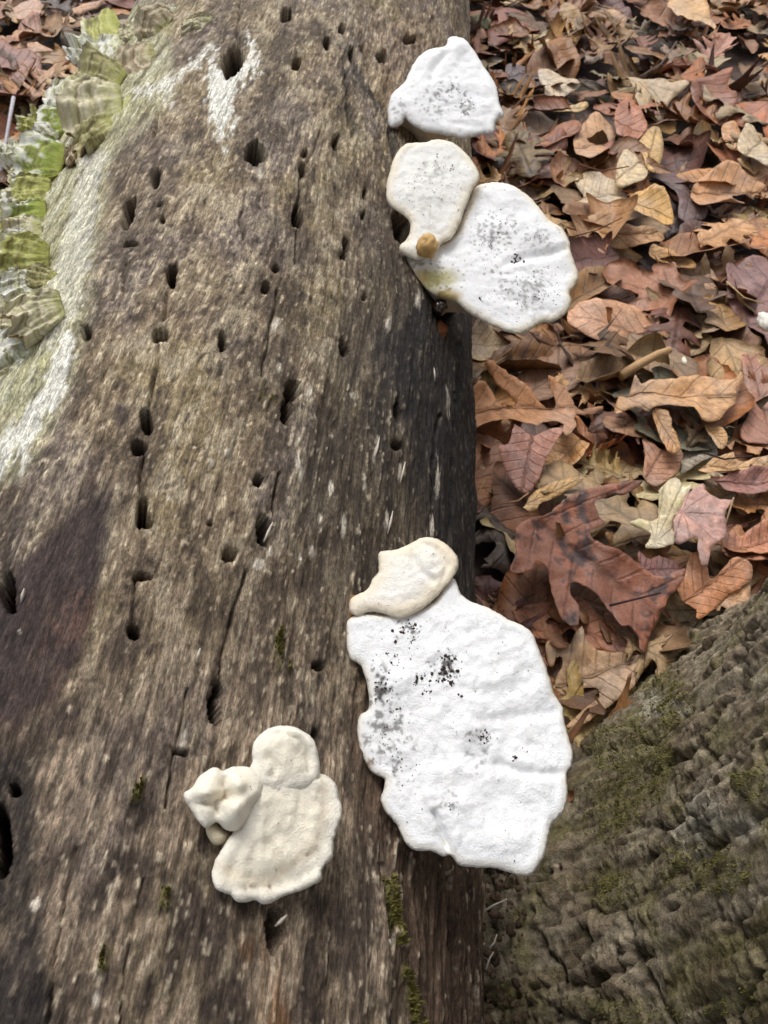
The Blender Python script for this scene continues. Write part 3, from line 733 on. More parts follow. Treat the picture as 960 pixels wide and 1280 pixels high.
def dirt_on(caps, clusters, root, n_rand=60, seed=0, size=0.00046):
    """small crumbs of soil lying on the cap"""
    r = np.random.RandomState(seed); bag = Bag()
    for cp in caps:
        ok = cp['dist'] > 0.0025
        for cx, cy, sx, sy, n, sz in clusters + [(None, None, 0, 0, n_rand, 0.7)]:
            for _ in range(2 * n):
                if cx is None:
                    i = r.choice(np.where(ok)[0])
                else:
                    qx, qy = cx + r.randn() * sx, cy + r.randn() * sy
                    dd = np.hypot(cp['px'] - qx, cp['py'] - qy); i = int(np.argmin(dd))
                    if dd[i] > 4 or not ok[i]: continue
                h = size * sz * (0.20 + 0.9 * r.rand() ** 3)
                col = lin((58, 47, 42)) * (0.5 + 0.9 * r.rand())
                bag.crumb(cp['V'][i] - cp['n'] * h * 0.1 + (r.rand(3) - .5) * 0.0008 * np.array([1, 1, 0]), h, col, 0.7)
    me = bag.mesh('soil_crumbs', M_CRUMB); me.transform(Matrix.Translation(-Vector(root.location)))
    tag(link('soil_crumbs', me, root), kind='stuff')

def nodule(name, px, py, p0, n, rx, ry, rz, col, mat, root, seed=0, lift=0.0):
    """irregular little lump"""
    u, v, n = basis(n); W = on_plane(px, py, p0, n) + n * lift
    th = np.linspace(0, math.pi, 15); ps = np.linspace(0, 2 * math.pi, 25)[:-1]
    V = np.array([(math.sin(a) * math.cos(b), math.sin(a) * math.sin(b), math.cos(a)) for a in th for b in ps])
    k = 1 + 0.22 * gn(V[:, 0] * 1.7 + seed, V[:, 1] * 1.7 + V[:, 2] * 2.1, seed) + 0.08 * gn(V[:, 0] * 6 + seed, V[:, 1] * 6 + V[:, 2] * 6.1, seed + 2)
    V = V * k[:, None] * np.array([rx, ry, rz])
    F = []
    for i in range(14):
        for j in range(24):
            j2 = (j + 1) % 24; F.append((i * 24 + j, (i + 1) * 24 + j, (i + 1) * 24 + j2, i * 24 + j2))
    Wv = W + V[:, :1] * u + V[:, 1:2] * v + V[:, 2:] * n
    cc = lin(col)[None] * (1 + 0.3 * gn(V[:, 0] * 900, V[:, 1] * 900 + V[:, 2] * 700, seed + 5))[:, None]
    o = np.array(root.location) if root is not None else W
    me = make_mesh(name, Wv - o, np.array(F), mat, {'tint': ('FLOAT_COLOR', cc), 'cap_colour': ('FLOAT_COLOR', cc)})
    ob = link(name, me, root)
    if root is None: ob.location = W
    return ob

Zb = lambda pts: zm(pts, 420, 650, 0.3596)
Zl = lambda pts: zm(pts, 200, 880, 0.2708)
Zm_ = lambda pts: zm(pts, 460, 20, 0.3282)
GF = 'white bracket fungi growing out of the log'

def anchor(px, py, lift):
    p, n = log_hit(px, py); return p + np.array([0, 0, lift])

# --- large white cap, lower
BIG = Zb([(35, 380), (45, 345), (90, 325), (150, 330), (220, 330), (300, 310), (350, 275), (390, 215), (412, 205), (430, 250), (460, 280), (530, 310), (600, 350), (650, 370), (685, 400), (710, 460), (740, 540), (765, 610), (790, 650), (800, 720), (820, 800), (818, 855), (800, 882), (803, 950), (790, 1010), (750, 1060), (735, 1110), (715, 1180), (675, 1230), (630, 1234), (560, 1212), (480, 1207), (430, 1200), (395, 1165), (370, 1170), (330, 1150), (280, 1150), (240, 1120), (210, 1060), (170, 1010), (155, 970), (170, 905), (130, 880), (95, 830), (75, 750), (80, 685), (108, 660), (115, 620), (100, 540), (80, 500), (45, 475)])
pB = anchor(452, 830, 0.006); nB = np.array([0.06, -0.22, 1.0])
big = thing('bracket_fungus', 'largest white fungus cap with dark soil specks, low on the log', 'fungus', pB, GF)
cpB = cap_part('cap', BIG, pB, nB, big, (470, 850), t_edge=0.0020, edge_r=0.0028, t_base=0.022, rb=0.035, spacing=0.0008, dome=0.0012, rough=0.0007,
    cream=(238, 227, 205), cream_w=0.002, cream_amt=0.6, seed=1, tilt_noise=0.004,
    ridges=[(Zb([(340, 1020), (365, 1080), (395, 1165)]), -0.0034, 3.5), (Zb([(318, 960), (342, 1020), (350, 1060)]), 0.0022, 6), (Zb([(800, 882), (740, 885), (650, 880), (560, 850)]), -0.0014, 5), (Zb([(735, 1110), (720, 960), (700, 900)]), 0.0016, 9), (Zb([(430, 620), (530, 650), (640, 630), (760, 560)]), 0.0011, 10), (Zb([(480, 700), (620, 690), (770, 660)]), -0.0009, 7), (Zb([(440, 560), (560, 560), (690, 470)]), 0.0009, 9), (Zb([(300, 880), (420, 870), (560, 900), (650, 960)]), 0.0012, 10)],
    lumps=[(420 + 470 * .3596, 650 + 720 * .3596, 16, 0.0022), (420 + 220 * .3596, 650 + 560 * .3596, 18, 0.0016), (420 + 330 * .3596, 650 + 470 * .3596, 12, 0.0014), (420 + 600 * .3596, 650 + 1100 * .3596, 30, 0.0015)],
    smudges=[(420 + 180 * .3596, 650 + 740 * .3596, 34, 60, (150, 146, 142), .75), (420 + 250 * .3596, 650 + 380 * .3596, 16, 20, (110, 100, 94), .9), (420 + 370 * .3596, 650 + 520 * .3596, 18, 24, (70, 60, 54), .85), (420 + 150 * .3596, 650 + 580 * .3596, 18, 26, (104, 96, 92), .8), (420 + 510 * .3596, 650 + 760 * .3596, 20, 12, (110, 104, 100), .8), (420 + 500 * .3596, 650 + 820 * .3596, 22, 26, (170, 168, 166), .6), (420 + 100 * .3596, 650 + 850 * .3596, 14, 18, (206, 170, 136), .7), (420 + 380 * .3596, 650 + 980 * .3596, 16, 14, (170, 168, 164), .6)])
zc = lambda x, y: (420 + x * .3596, 650 + y * .3596)
dirt_on([cpB], [(*zc(250, 385), 7, 9, 34, 1.5), (*zc(375, 540), 9, 9, 44, 1.9), (*zc(400, 488), 6, 3, 18, 1.6), (*zc(285, 560), 4, 4, 14, 1.7), (*zc(150, 590), 9, 12, 50, 1.2), (*zc(210, 490), 10, 9, 26, 1.0), (*zc(190, 770), 16, 22, 70, 0.8), (*zc(515, 760), 9, 5, 24, 1.3), (*zc(240, 880), 13, 8, 24, 0.7), (*zc(400, 1000), 3, 3, 6, 1.4), (*zc(620, 832), 3, 2, 4, 1.4), (*zc(320, 600), 3, 4, 6, 1.6), (*zc(430, 620), 2, 2, 4, 1.3), (*zc(210, 660), 3, 2, 6, 1.2)], big, 90, 3)

# --- cream lobe over its upper end
LOB = Zb([(75, 332), (48, 318), (48, 282), (70, 262), (110, 240), (125, 205), (148, 180), (150, 115), (200, 105), (250, 85), (300, 62), (350, 65), (390, 90), (420, 125), (425, 165), (405, 205), (370, 245), (320, 295), (260, 330), (210, 340), (150, 320), (110, 320)])
pL = anchor(452, 745, 0.012); nL = np.array([0.0, -0.20, 1.0])
lob = thing('bracket_fungus', 'small cream fungus lobe overlapping the upper end of the largest cap', 'fungus', pL, GF)
cpL = cap_part('cap', LOB, pL, nL, lob, (450, 750), t_edge=0.0026, edge_r=0.003, t_base=0.02, rb=0.025, spacing=0.0009, dome=0.0015, white=(245, 241, 233), cream=(238, 220, 188), cream_w=0.005, cream_amt=0.7, seed=4, rough=0.0006,
    ridges=[(Zb([(265, 140), (300, 190), (340, 215)]), -0.0014, 4), (Zb([(290, 75), (350, 110), (390, 165), (360, 240)]), -0.0012, 3.5)], pale=(242, 235, 221))
dirt_on([cpL], [(*zc(155, 330), 4, 3, 12, 0.8)], lob, 16, 8)
tag(nodule('stipe', *zc(60, 285), pL, nL, 0.003, 0.006, 0.004, (140, 96, 50), M_CAP, lob, 3, -0.008), 'amber brown nub where the cap meets the wood')

# --- pale cluster on the top of the log
MAIN = Zl([(330, 605), (285, 670), (245, 750), (240, 800), (255, 850), (285, 872), (325, 880), (350, 910), (400, 917), (440, 903), (480, 925), (540, 905), (600, 880), (660, 860), (720, 830), (748, 805), (752, 760), (795, 710), (800, 640), (825, 560), (840, 500), (832, 440), (815, 370), (780, 330), (735, 318), (690, 318), (600, 320), (500, 320), (430, 330), (385, 420), (375, 550)])
pC, nlC = log_hit(320, 985); pC = pC + nlC * 0.010; tc = CAM - pC; tc /= np.linalg.norm(tc)
nC = 0.45 * tc + 0.55 * nlC
clu = thing('bracket_fungus', 'cream three lobed fungus cluster lying flat on the top of the log', 'fungus', pC, GF)
cpC = cap_part('cap', MAIN, pC, nC, clu, (325, 1000), edge_r=0.003, t_edge=0.0026, t_base=0.03, rb=0.03, spacing=0.001, dome=0.0012, white=(243, 234, 214), cream=(247, 241, 228), cream_w=0.005, cream_amt=0.6, zones=0.0007, seed=7, rough=0.0009, scallop=1.2, tilt_noise=0.004,
    ridges=[(Zl([(500, 640), (560, 740), (610, 830)]), -0.0016, 5), (Zl([(540, 660), (590, 760), (640, 830)]), 0.0012, 6), (Zl([(300, 850), (450, 850), (620, 830), (760, 720)]), -0.0010, 3)], smudges=[(200 + 700 * .2708, 880 + 690 * .2708, 22, 8, (222, 192, 150), .8), (200 + 460 * .2708, 880 + 850 * .2708, 34, 6, (226, 200, 158), .8)])
UPL = Zl([(405, 330), (425, 270), (425, 210), (440, 165), (490, 118), (560, 98), (630, 110), (690, 145), (715, 180), (728, 230), (738, 300), (730, 350), (690, 385), (600, 405), (500, 405), (430, 380)])
cpU = cap_part('lobe', UPL, pC + nC * 0.0005, nC, clu, (355, 985), edge_r=0.003, t_edge=0.0026, t_base=0.03, rb=0.02, spacing=0.001, dome=0.002, white=(244, 236, 217), cream=(247, 241, 228), cream_w=0.004, cream_amt=0.6, zones=0.0006, seed=9, rough=0.0009, scallop=0.8,
    ridges=[(Zl([(450, 200), (480, 150), (560, 135), (640, 165), (680, 230), (690, 310)]), -0.0022, 3), (Zl([(500, 250), (530, 290), (520, 330)]), -0.0016, 4), (Zl([(440, 390), (500, 400), (560, 380)]), -0.002, 5)])
KNO = Zl([(210, 572), (170, 532), (140, 482), (112, 445), (112, 412), (150, 385), (180, 335), (230, 300), (265, 293), (290, 308), (340, 290), (410, 293), (470, 340), (475, 420), (430, 480), (390, 550), (350, 587), (300, 580), (265, 548), (235, 562)])
cpK = cap_part('lobe', KNO, pC + nC * 0.0010, nC, clu, (320, 985), edge_r=0.005, t_edge=0.005, t_base=0.03, rb=0.02, spacing=0.001, dome=0.002, white=(243, 234, 214), cream=(246, 239, 224), cream_w=0.004, cream_amt=0.6, seed=12, rough=0.0010,
    ridges=[(Zl([(150, 405), (150, 450), (175, 510)]), -0.004, 4), (Zl([(170, 460), (240, 455), (300, 430)]), -0.004, 5), (Zl([(300, 330), (290, 380), (310, 430)]), -0.003, 4), (Zl([(330, 480), (400, 450), (450, 420)]), 0.004, 9), (Zl([(260, 480), (270, 540)]), -0.004, 5), (Zl([(180, 360), (240, 320), (280, 310)]), 0.002, 4)], lumps=[(200 + 345 * .2708, 880 + 385 * .2708, 10, 0.004), (200 + 200 * .2708, 880 + 420 * .2708, 12, 0.003), (200 + 330 * .2708, 880 + 520 * .2708, 14, 0.004)])
LOW = Zl([(212, 578), (250, 552), (290, 585), (325, 600), (295, 640), (258, 652), (225, 622)])
cap_part('lobe', LOW, pC - nC * 0.002, nC, clu, (270, 1040), t_edge=0.0036, t_base=0.02, rb=0.015, spacing=0.001, white=(224, 214, 194), cream=(214, 196, 160), seed=14)
dirt_on([cpC, cpU, cpK], [], clu, 14, 5, 0.0003)

# --- the two caps joined at the log's edge
SML = Zm_([(70, 650), (80, 600), (105, 530), (150, 487), (220, 482), (250, 470), (300, 475), (350, 500), (395, 550), (425, 610), (400, 660), (375, 720), (350, 790), (320, 845), (280, 868), (255, 905), (190, 930), (135, 905), (120, 880), (150, 845), (162, 800), (145, 768), (100, 735), (72, 700)])
MID = Zm_([(120, 885), (190, 870), (280, 870), (330, 840), (360, 770), (395, 690), (410, 650), (450, 637), (520, 640), (600, 680), (660, 740), (690, 775), (740, 810), (768, 860), (772, 895), (805, 980), (797, 1012), (770, 1050), (776, 1085), (755, 1130), (710, 1160), (660, 1170), (610, 1205), (570, 1218), (520, 1205), (460, 1175), (400, 1140), (360, 1110), (330, 1085), (260, 1065), (205, 1020), (160, 950)])
zmd = lambda x, y: (460 + x * .3282, 20 + y * .3282)
pM = anchor(520, 335, 0.004); nM = np.array([0.05, -0.34, 1.0])
mid = thing('bracket_fungus', 'wide white fungus cap jutting over the leaves, joined to a cream cap', 'fungus', pM, GF)
cpM = cap_part('cap', MID, pM, nM, mid, (535, 350), stains=[(*zmd(250, 1010), 34, 16, (190, 180, 110), .85), (*zmd(300, 1070), 20, 8, (176, 150, 70), .8), (*zmd(200, 1000), 14, 14, (170, 140, 90), .7), (*zmd(180, 900), 20, 12, (196, 198, 186), .8)], t_edge=0.0034, t_base=0.03, rb=0.04, spacing=0.0014, edge_r=0.004, dome=0.0016, seed=16, cream=(238, 224, 192), cream_w=0.004, cream_amt=0.75, rough=0.0007, tilt_noise=0.004,
    ridges=[(Zm_([(768, 885), (700, 905), (600, 930), (520, 960)]), -0.002, 5), (Zm_([(400, 690), (370, 780), (320, 860)]), 0.002, 6)],
    smudges=[(*zmd(260, 1000), 34, 16, (206, 192, 120), .8), (*zmd(290, 1060), 22, 10, (190, 170, 90), .85), (*zmd(480, 850), 34, 30, (170, 168, 164), .7), (*zmd(470, 990), 10, 8, (170, 130, 110), .8), (*zmd(600, 1060), 40, 30, (180, 178, 176), .55), (*zmd(640, 850), 30, 18, (186, 184, 182), .5), (*zmd(180, 930), 20, 18, (196, 188, 160), .6)])
dirt_on([cpM], [(*zmd(480, 850), 14, 12, 70, 1.0), (*zmd(650, 850), 12, 8, 30, 0.9), (*zmd(600, 1070), 22, 14, 80, 1.0), (*zmd(420, 950), 20, 14, 40, 0.7), (*zmd(565, 938), 2.5, 4, 14, 2.0), (*zmd(428, 1086), 2, 1.2, 5, 1.6), (*zmd(380, 780), 10, 12, 24, 0.7), (*zmd(690, 990), 12, 20, 34, 0.8)], mid, 150, 6, 0.00055)
pS = anchor(512, 310, 0.012); nS = np.array([0.05, -0.36, 1.0])
sml = thing('bracket_fungus', 'round cream edged fungus cap above the wide white one it is joined to', 'fungus', pS, GF)
cpS = cap_part('cap', SML, pS, nS, sml, (515, 300), t_edge=0.0034, t_base=0.025, rb=0.03, spacing=0.0014, edge_r=0.004, dome=0.0016, seed=19, white=(242, 240, 234), cream=(240, 226, 198), cream_w=0.0045, cream_amt=0.75, rough=0.0007,
    smudges=[(*zmd(260, 600), 26, 18, (186, 182, 172), .4), (*zmd(200, 860), 18, 16, (190, 188, 170), .4), (*zmd(220, 730), 24, 22, (180, 178, 172), .25)])
dirt_on([cpS], [(*zmd(270, 590), 10, 8, 36, 1.0), (*zmd(200, 700), 18, 14, 50, 0.8), (*zmd(300, 670), 16, 14, 40, 0.8), (*zmd(200, 810), 10, 10, 24, 0.7)], sml, 60, 7, 0.00055)
lump = nodule('gall', *zmd(222, 902), pS, nS, 0.0062, 0.0068, 0.006, (206, 168, 110), M_CAP, None, 5, 0.006)
tag(lump, 'tan knobbly lump sitting where the two joined caps meet', 'gall')
drop = nodule('resin_drop', *zmd(278, 1085), pM, nM, 0.0042, 0.0052, 0.004, (40, 24, 16), M_AMBER, None, 8, -0.006)
tag(drop, 'dark glossy drop on the wood below the joined white caps', 'drop')
nub = nodule('nub', *zmd(280, 1140), pM, nM, 0.0045, 0.006, 0.003, (112, 66, 34), M_CAP, mid, 9, -0.014)

# --- top cap
TOP = Zm_([(75, 400), (85, 310), (140, 250), (165, 195), (200, 150), (240, 125), (293, 114), (303, 87), (330, 78), (370, 92), (410, 140), (440, 190), (475, 240), (495, 290), (500, 330), (518, 378), (487, 403), (478, 445), (430, 452), (370, 467), (300, 455), (220, 440), (165, 410), (140, 388), (130, 410), (92, 425)])
pT = anchor(490, 150, 0.006); nT = np.array([0.05, -0.40, 1.0])
top = thing('bracket_fungus', 'bluntly triangular white cap with a grey soil smudge, topmost on the log', 'fungus', pT, GF)
cpT = cap_part('cap', TOP, pT, nT, top, (490, 150), t_edge=0.0036, t_base=0.03, rb=0.04, spacing=0.0017, edge_r=0.004, dome=0.002, seed=23, cream=(240, 238, 230), cream_w=0.004, cream_amt=0.5, rough=0.0008,
    ridges=[(Zm_([(290, 160), (255, 200), (240, 250)]), -0.0026, 4)], lumps=[(460 + 340 * .3282, 20 + 130 * .3282, 10, 0.002)],
    smudges=[(*zmd(370, 350), 14, 14, (120, 112, 118), .85), (*zmd(270, 310), 34, 16, (160, 154, 158), .7), (*zmd(320, 280), 12, 10, (140, 134, 136), .8), (*zmd(240, 370), 20, 12, (176, 172, 174), .6), (*zmd(110, 370), 12, 16, (200, 202, 196), .7)])
dirt_on([cpT], [(*zmd(370, 350), 7, 7, 50, 1.2), (*zmd(330, 285), 5, 5, 24, 1.0), (*zmd(250, 330), 16, 9, 60, 0.7)], top, 26, 9, 0.0006)

# ================================================================== GREENISH ZONED BRACKETS on the far flank
PAL = {'cream': [(214, 206, 176), (196, 190, 150), (222, 216, 196), (186, 176, 140), (210, 200, 170)], 'zoned': [(198, 186, 158), (168, 150, 122), (212, 202, 180), (150, 132, 108), (204, 192, 164)],
       'green': [(138, 152, 66), (156, 168, 84), (196, 198, 156), (118, 132, 50), (212, 210, 186)], 'yellow': [(186, 186, 116), (168, 168, 92), (204, 202, 156), (146, 146, 82), (216, 212, 184)], 'white': [(226, 224, 208), (206, 206, 170), (234, 232, 222), (150, 164, 70), (232, 230, 218)], 'olive': [(186, 180, 132), (162, 156, 104), (196, 190, 140), (140, 136, 84), (196, 188, 150)]}
TAILS = [  # apex x, y, direction (deg, anticlockwise from right), half spread, radius px, palette, lift, label
    (148, 24, 205, 40, 54, 'yellow', 0, 'yellowish bracket pointing at the leaves, uppermost on the log flank'), (206, 36, 140, 58, 44, 'zoned', 0, 'grey brown banded bracket at the top of the log'), (266, 29, 182, 30, 38, 'cream', 0, 'thin pale bracket flat on the wood above the white patch'),
    (220, 14, 165, 45, 16, 'white', 0, 'tiny white bracket beside the grey brown banded one'), (122, 66, 165, 34, 44, 'white', 2, 'white bracket with a folded brown rim under the yellowish one'), (152, 50, 205, 32, 38, 'white', 1, 'narrow white bracket with green streak behind the banded tan one'),
    (194, 66, 200, 46, 54, 'zoned', 1, 'tan banded bracket beside the pale crust streak'), (152, 104, 152, 36, 66, 'olive', 1, 'olive bracket tucked behind the largest cream bracket'), (152, 124, 185, 38, 82, 'cream', 3, 'largest cream bracket with grey streaks on the flank'), (96, 104, 212, 34, 48, 'white', 1, 'curled white and green bracket over a dark hollow'),
    (144, 148, 208, 26, 62, 'olive', 1, 'long tan bracket hanging under the largest cream one'), (92, 150, 175, 38, 50, 'green', 1, 'green bracket with white rim above the bright green one'), (80, 204, 158, 36, 72, 'green', 3, 'bright green bracket with peeling white rim'), (54, 160, 150, 34, 40, 'yellow', 0, 'small upright olive bracket beside the grey twig'),
    (60, 214, 178, 20, 48, 'white', 3, 'slim white bracket below the bright green one'), (62, 236, 174, 24, 58, 'yellow', 2, 'pale green shelf bracket with dark gap above'), (58, 262, 182, 22, 58, 'green', 1, 'mossy green bracket midway down the stack'), (52, 284, 186, 30, 54, 'cream', 2, 'whitish bracket directly above the widest yellow green one'),
    (62, 322, 176, 36, 74, 'yellow', 3, 'widest yellow green bracket with ribbed surface'), (46, 350, 186, 32, 46, 'white', 2, 'crumbly white bracket between green and cream banded ones'), (78, 378, 196, 34, 72, 'cream', 4, 'cream bracket with brown bands and frilled rim'), (42, 424, 198, 36, 58, 'white', 2, 'pale green lowest bracket of the stack'), (70, 350, 165, 30, 40, 'olive', 0, 'olive bracket half hidden behind the banded cream one'), (112, 178, 214, 30, 36, 'zoned', 0, 'brown small bracket below the long tan one'), (30, 262, 165, 40, 46, 'yellow', 0, 'yellow bracket behind the mossy shelf, near the frame edge'), (26, 190, 165, 36, 36, 'white', 1, 'white flecked bracket left of the bright green one'),
    (128, 92, 150, 34, 34, 'cream', 3, 'small cream bracket on top of the olive one'), (120, 130, 196, 30, 40, 'yellow', 4, 'yellow tinged bracket riding on the largest cream one'), (70, 178, 150, 34, 36, 'white', 4, 'white crumpled bracket on the upper rim of the bright green one'), (40, 222, 168, 32, 34, 'olive', 3, 'little olive bracket between slim white and pale green shelves'),
    (36, 246, 190, 30, 36, 'white', 4, 'white rimmed bracket over the pale green shelf'), (30, 276, 178, 34, 36, 'yellow', 4, 'small yellow bracket over the mossy green shelf'), (40, 306, 160, 34, 40, 'white', 5, 'peeling white bracket on the widest yellow green one'), (30, 334, 190, 32, 38, 'green', 4, 'green ribbed bracket under the widest yellow green one'),
    (56, 398, 210, 30, 40, 'olive', 1, 'olive bracket just below the banded cream one'), (24, 402, 170, 36, 40, 'cream', 1, 'plain cream bracket left of the banded cream one'), (20, 446, 200, 34, 40, 'cream', 1, 'cream bracket under the pale green lowest one'), (172, 40, 170, 34, 26, 'cream', 2, 'tiny cream bracket between yellowish and grey brown ones'),
]
def build_tail(k, ax, ay, dr, hs_, rad, pal, lift, label):
    r = np.random.RandomState(100 + k)
    p0, ln = log_hit(ax, ay); p0 = p0 - ln * 0.002 + ln * 0.003 * lift
    tcam = CAM - p0; tcam /= np.linalg.norm(tcam)
    f = np.cross(np.cross(ln, MR[:, 0] * math.cos(R(dr)) + MR[:, 1] * math.sin(R(dr))), ln); f /= np.linalg.norm(f)
    lift_a = R(r.uniform(24, 56)); n = ln * math.cos(lift_a) - f * math.sin(lift_a) + 0.25 * tcam + (r.rand(3) - .5) * 0.16; n /= np.linalg.norm(n)
    hs_ = hs_ * 1.18; rad = rad * 0.96
    u, v, n = basis(n)
    nr, na = 30, 50
    t = np.linspace(-1, 1, na); rr = np.linspace(0, 1, nr) ** 0.9
    TT, RR = np.meshgrid(t, rr)
    shape = 1 + 0.05 * gn(TT * 13 + k, TT * 0 + 7.7, k + 1) - 0.30 * np.abs(TT) ** 2.6 + 0.07 * gn(TT * 3.2 + k, TT * 0 + k * 1.7, k) + 0.035 * gn(TT * 9 + k, TT * 0 + 2.2, k + 3)
    ang = R(dr) + R(hs_) * TT * (1.25 - 0.25 * RR)
    neck = (0.22 * rad) * (1 - RR)
    X = ax + rad * RR * shape * np.cos(ang) - neck * TT * math.sin(R(dr)); Y = ay - rad * RR * shape * np.sin(ang) - neck * TT * math.cos(R(dr))
    W = np.array([on_plane(a, b, p0, n) for a, b in zip(X.ravel(), Y.ravel())])
    sc = np.linalg.norm(W[-na // 2] - p0)
    hairrelief = fbm(TT * 14 + k, RR * 4, 2, k + 51) * RR
    wav = (0.27 * gn(TT * 2.2 + k * 3, RR * 1.2, k + 7) + 0.11 * gn(TT * 4.5 + k, RR * 2, k + 9)) * RR ** 1.3 + 0.012 * hairrelief + 0.022 * np.sin(RR * 26 + 1.5 * gn(TT * 2, RR, k)) * RR - 0.12 * RR ** 2.6 * (0.4 + r.rand()) - 0.14 * (TT * RR) ** 2 * r.rand() + 0.006 * gn(TT * 12, RR * 6, k + 2)
    th = sc * (0.05 + 0.16 * (1 - RR) ** 1.4) * np.where(RR > 0.97, 0.4, 1) * (1 - 0.0 * TT)
    Wt = W + (wav.ravel() * sc)[:, None] * n; Wb = Wt - th.ravel()[:, None] * n
    P = [lin(c) for c in PAL[pal]]
    z = np.clip(RR + 0.06 * gn(TT * 2.5 + k, RR * 2, k + 20), 0, 1).ravel()
    bands = np.sin(z * (20 + 8 * r.rand()) + r.rand() * 6); fine = np.sin(z * 64 + 2 * gn(TT.ravel() * 3, z, k))
    nn = fbm(TT.ravel() * 3 + k, RR.ravel() * 4, 4, k + 25); streak = fbm(TT.ravel() * 6 + k, RR.ravel() * 5, 4, k + 28)
    c = np.broadcast_to(P[0], (nr * na, 3)).copy()
    c = mixc(c, P[1], 0.95 * sst(-.1, .4, bands)); c = mixc(c, P[3] * .7, 0.6 * sst(.3, .9, fine) * sst(.15, .45, z))
    c = mixc(c, lin((118, 98, 72)), 0.75 * sst(.8, .97, np.sin(z * 27 + k)) * sst(.35, .55, z))
    c = mixc(c, lin((142, 146, 60)), 0.6 * sst(0.40, 0.05, z + .2 * nn))
    c = mixc(c, P[4], 0.85 * sst(0.86, 0.93, z))
    if pal in ('white', 'green'): c = mixc(c, lin((232, 230, 220)), sst(-0.06, 0.24, nn + .5 * (z - .66)) * (0.95 if pal == 'white' else .8) * sst(.3, .5, z))
    hair = fbm(TT.ravel() * 26 + k, RR.ravel() * 5, 3, k + 50)
    c = mixc(c, lin((92, 84, 58)), 0.6 * sst(0.10, 0.4, -nn)) * np.clip(0.92 + 0.28 * hair, .4, 1.3)[:, None]
    C = np.vstack([c, np.broadcast_to(lin((170, 146, 112)), c.shape)])
    i = np.arange(nr * na).reshape(nr, na); m = nr * na
    q = np.stack([i[:-1, :-1].ravel(), i[1:, :-1].ravel(), i[1:, 1:].ravel(), i[:-1, 1:].ravel()], 1)
    fs = [q, q[:, ::-1] + m]
    for e in (i[-1, :], i[:, 0], i[:, -1], i[0, :]):
        fs.append(np.stack([e[:-1], e[1:], e[1:] + m, e[:-1] + m], 1))
    # the plane may be mirrored: make the top face the camera side
    V = np.vstack([Wt, Wb]) - p0
    o = link('shelf_fungus', make_mesh('shelf_fungus', V, np.vstack(fs), M_TAIL, {'cap_colour': ('FLOAT_COLOR', C)}), None, p0)
    tag(o, label, 'fungus', 'greenish bracket fungi stacked on the flank of the log')
for k, t in enumerate(TAILS): build_tail(k, *t)

# ================================================================== LEAVES
def leaf_surface(V2, out2, ax, seed, fold, curl_l, curl_w, rough, edge):
    """height of a leaf over its own plane; also axis coordinates"""
    c = out2.mean(0); d = np.array([math.cos(ax), math.sin(ax)]); e = np.array([-d[1], d[0]])
    so = (out2 - c) @ d; to = (out2 - c) @ e; L = so.max() - so.min(); Wd = max(to.max() - to.min(), 1e-6)
    s = ((V2 - c) @ d - so.min()) / L; t = ((V2 - c) @ e) / (Wd * 0.5)
    z = fold * np.abs(t) * Wd * 0.5 + curl_l * L * ((s - .5) ** 2 - .08) + curl_w * Wd * (t ** 2 - .3)
    x, y = V2[:, 0] / L, V2[:, 1] / L
    z = z + rough * L * (fbm(x * 2.6, y * 2.6, 3, seed) + 0.30 * gn(x * 7, y * 7, seed + 3) + 0.12 * gn(x * 15, y * 15, seed + 4))
    dist = seg_dist(V2, out2, np.roll(out2, -1, 0)) / L
    z = z + edge * L * np.exp(-dist / 0.035) * (0.4 + gn(x * 4.0, y * 4.0, seed + 8))
    return z, s, t, dist, L, Wd

def leaf_colour(col, V2, s, t, dist, L, seed, spots=0.0, veins=0.5, vdark=True, radial=False):
    x, y = V2[:, 0] / L, V2[:, 1] / L
    n1 = fbm(x * 3, y * 3, 4, seed + 11, .6); n2 = fbm(x * 11, y * 11, 4, seed + 14, .7)
    base = lin(col); c = np.broadcast_to(base, (len(V2), 3)).copy()
    c = mixc(c, base * np.array([1.28, 1.18, 1.05]), sst(0.0, 0.5, n1))
    c = mixc(c, base * np.array([0.68, 0.60, 0.56]), 0.8 * sst(0.05, 0.55, -n1 + .3 * n2))
    c = mixc(c, base * np.array([1.35, 1.30, 1.22]), 0.5 * sst(0.03, 0.0, dist) * sst(-.2, .3, n2))
    c = mixc(c, base * np.array([0.45, 0.4, 0.38]), 0.7 * sst(.2, .42, n2))
    c = mixc(c, np.full(3, base.mean()) * 1.1, 0.25 * sst(-.2, .5, fbm(x * 2 + 5, y * 2, 2, seed + 19)))
    if spots: c = mixc(c, lin((52, 44, 48)), spots * sst(0.06, 0.26, n2 + 0.7 * n1 - 0.05))
    ph = ((s - 0.55 * np.abs(t) * 0.5) * 6.0 + .05 * n1) % 1.0
    side = np.exp(-((ph - .5) / 0.09) ** 2) * sst(1.0, 0.3, np.abs(t)); mid = np.exp(-(t / 0.05) ** 2)
    if radial:
        a = np.arctan2(t * .8, s - 0.1); ph = (a / R(36)) % 1.0; side = np.exp(-((ph - .5) / .05) ** 2) * 0.9
    vein = np.clip(0.75 * side + mid, 0, 1) * min(1., veins * 1.3)
    c = mixc(c, c * (0.75 if vdark else 1.2), vein)
    return np.clip(c, .004, .8), vein

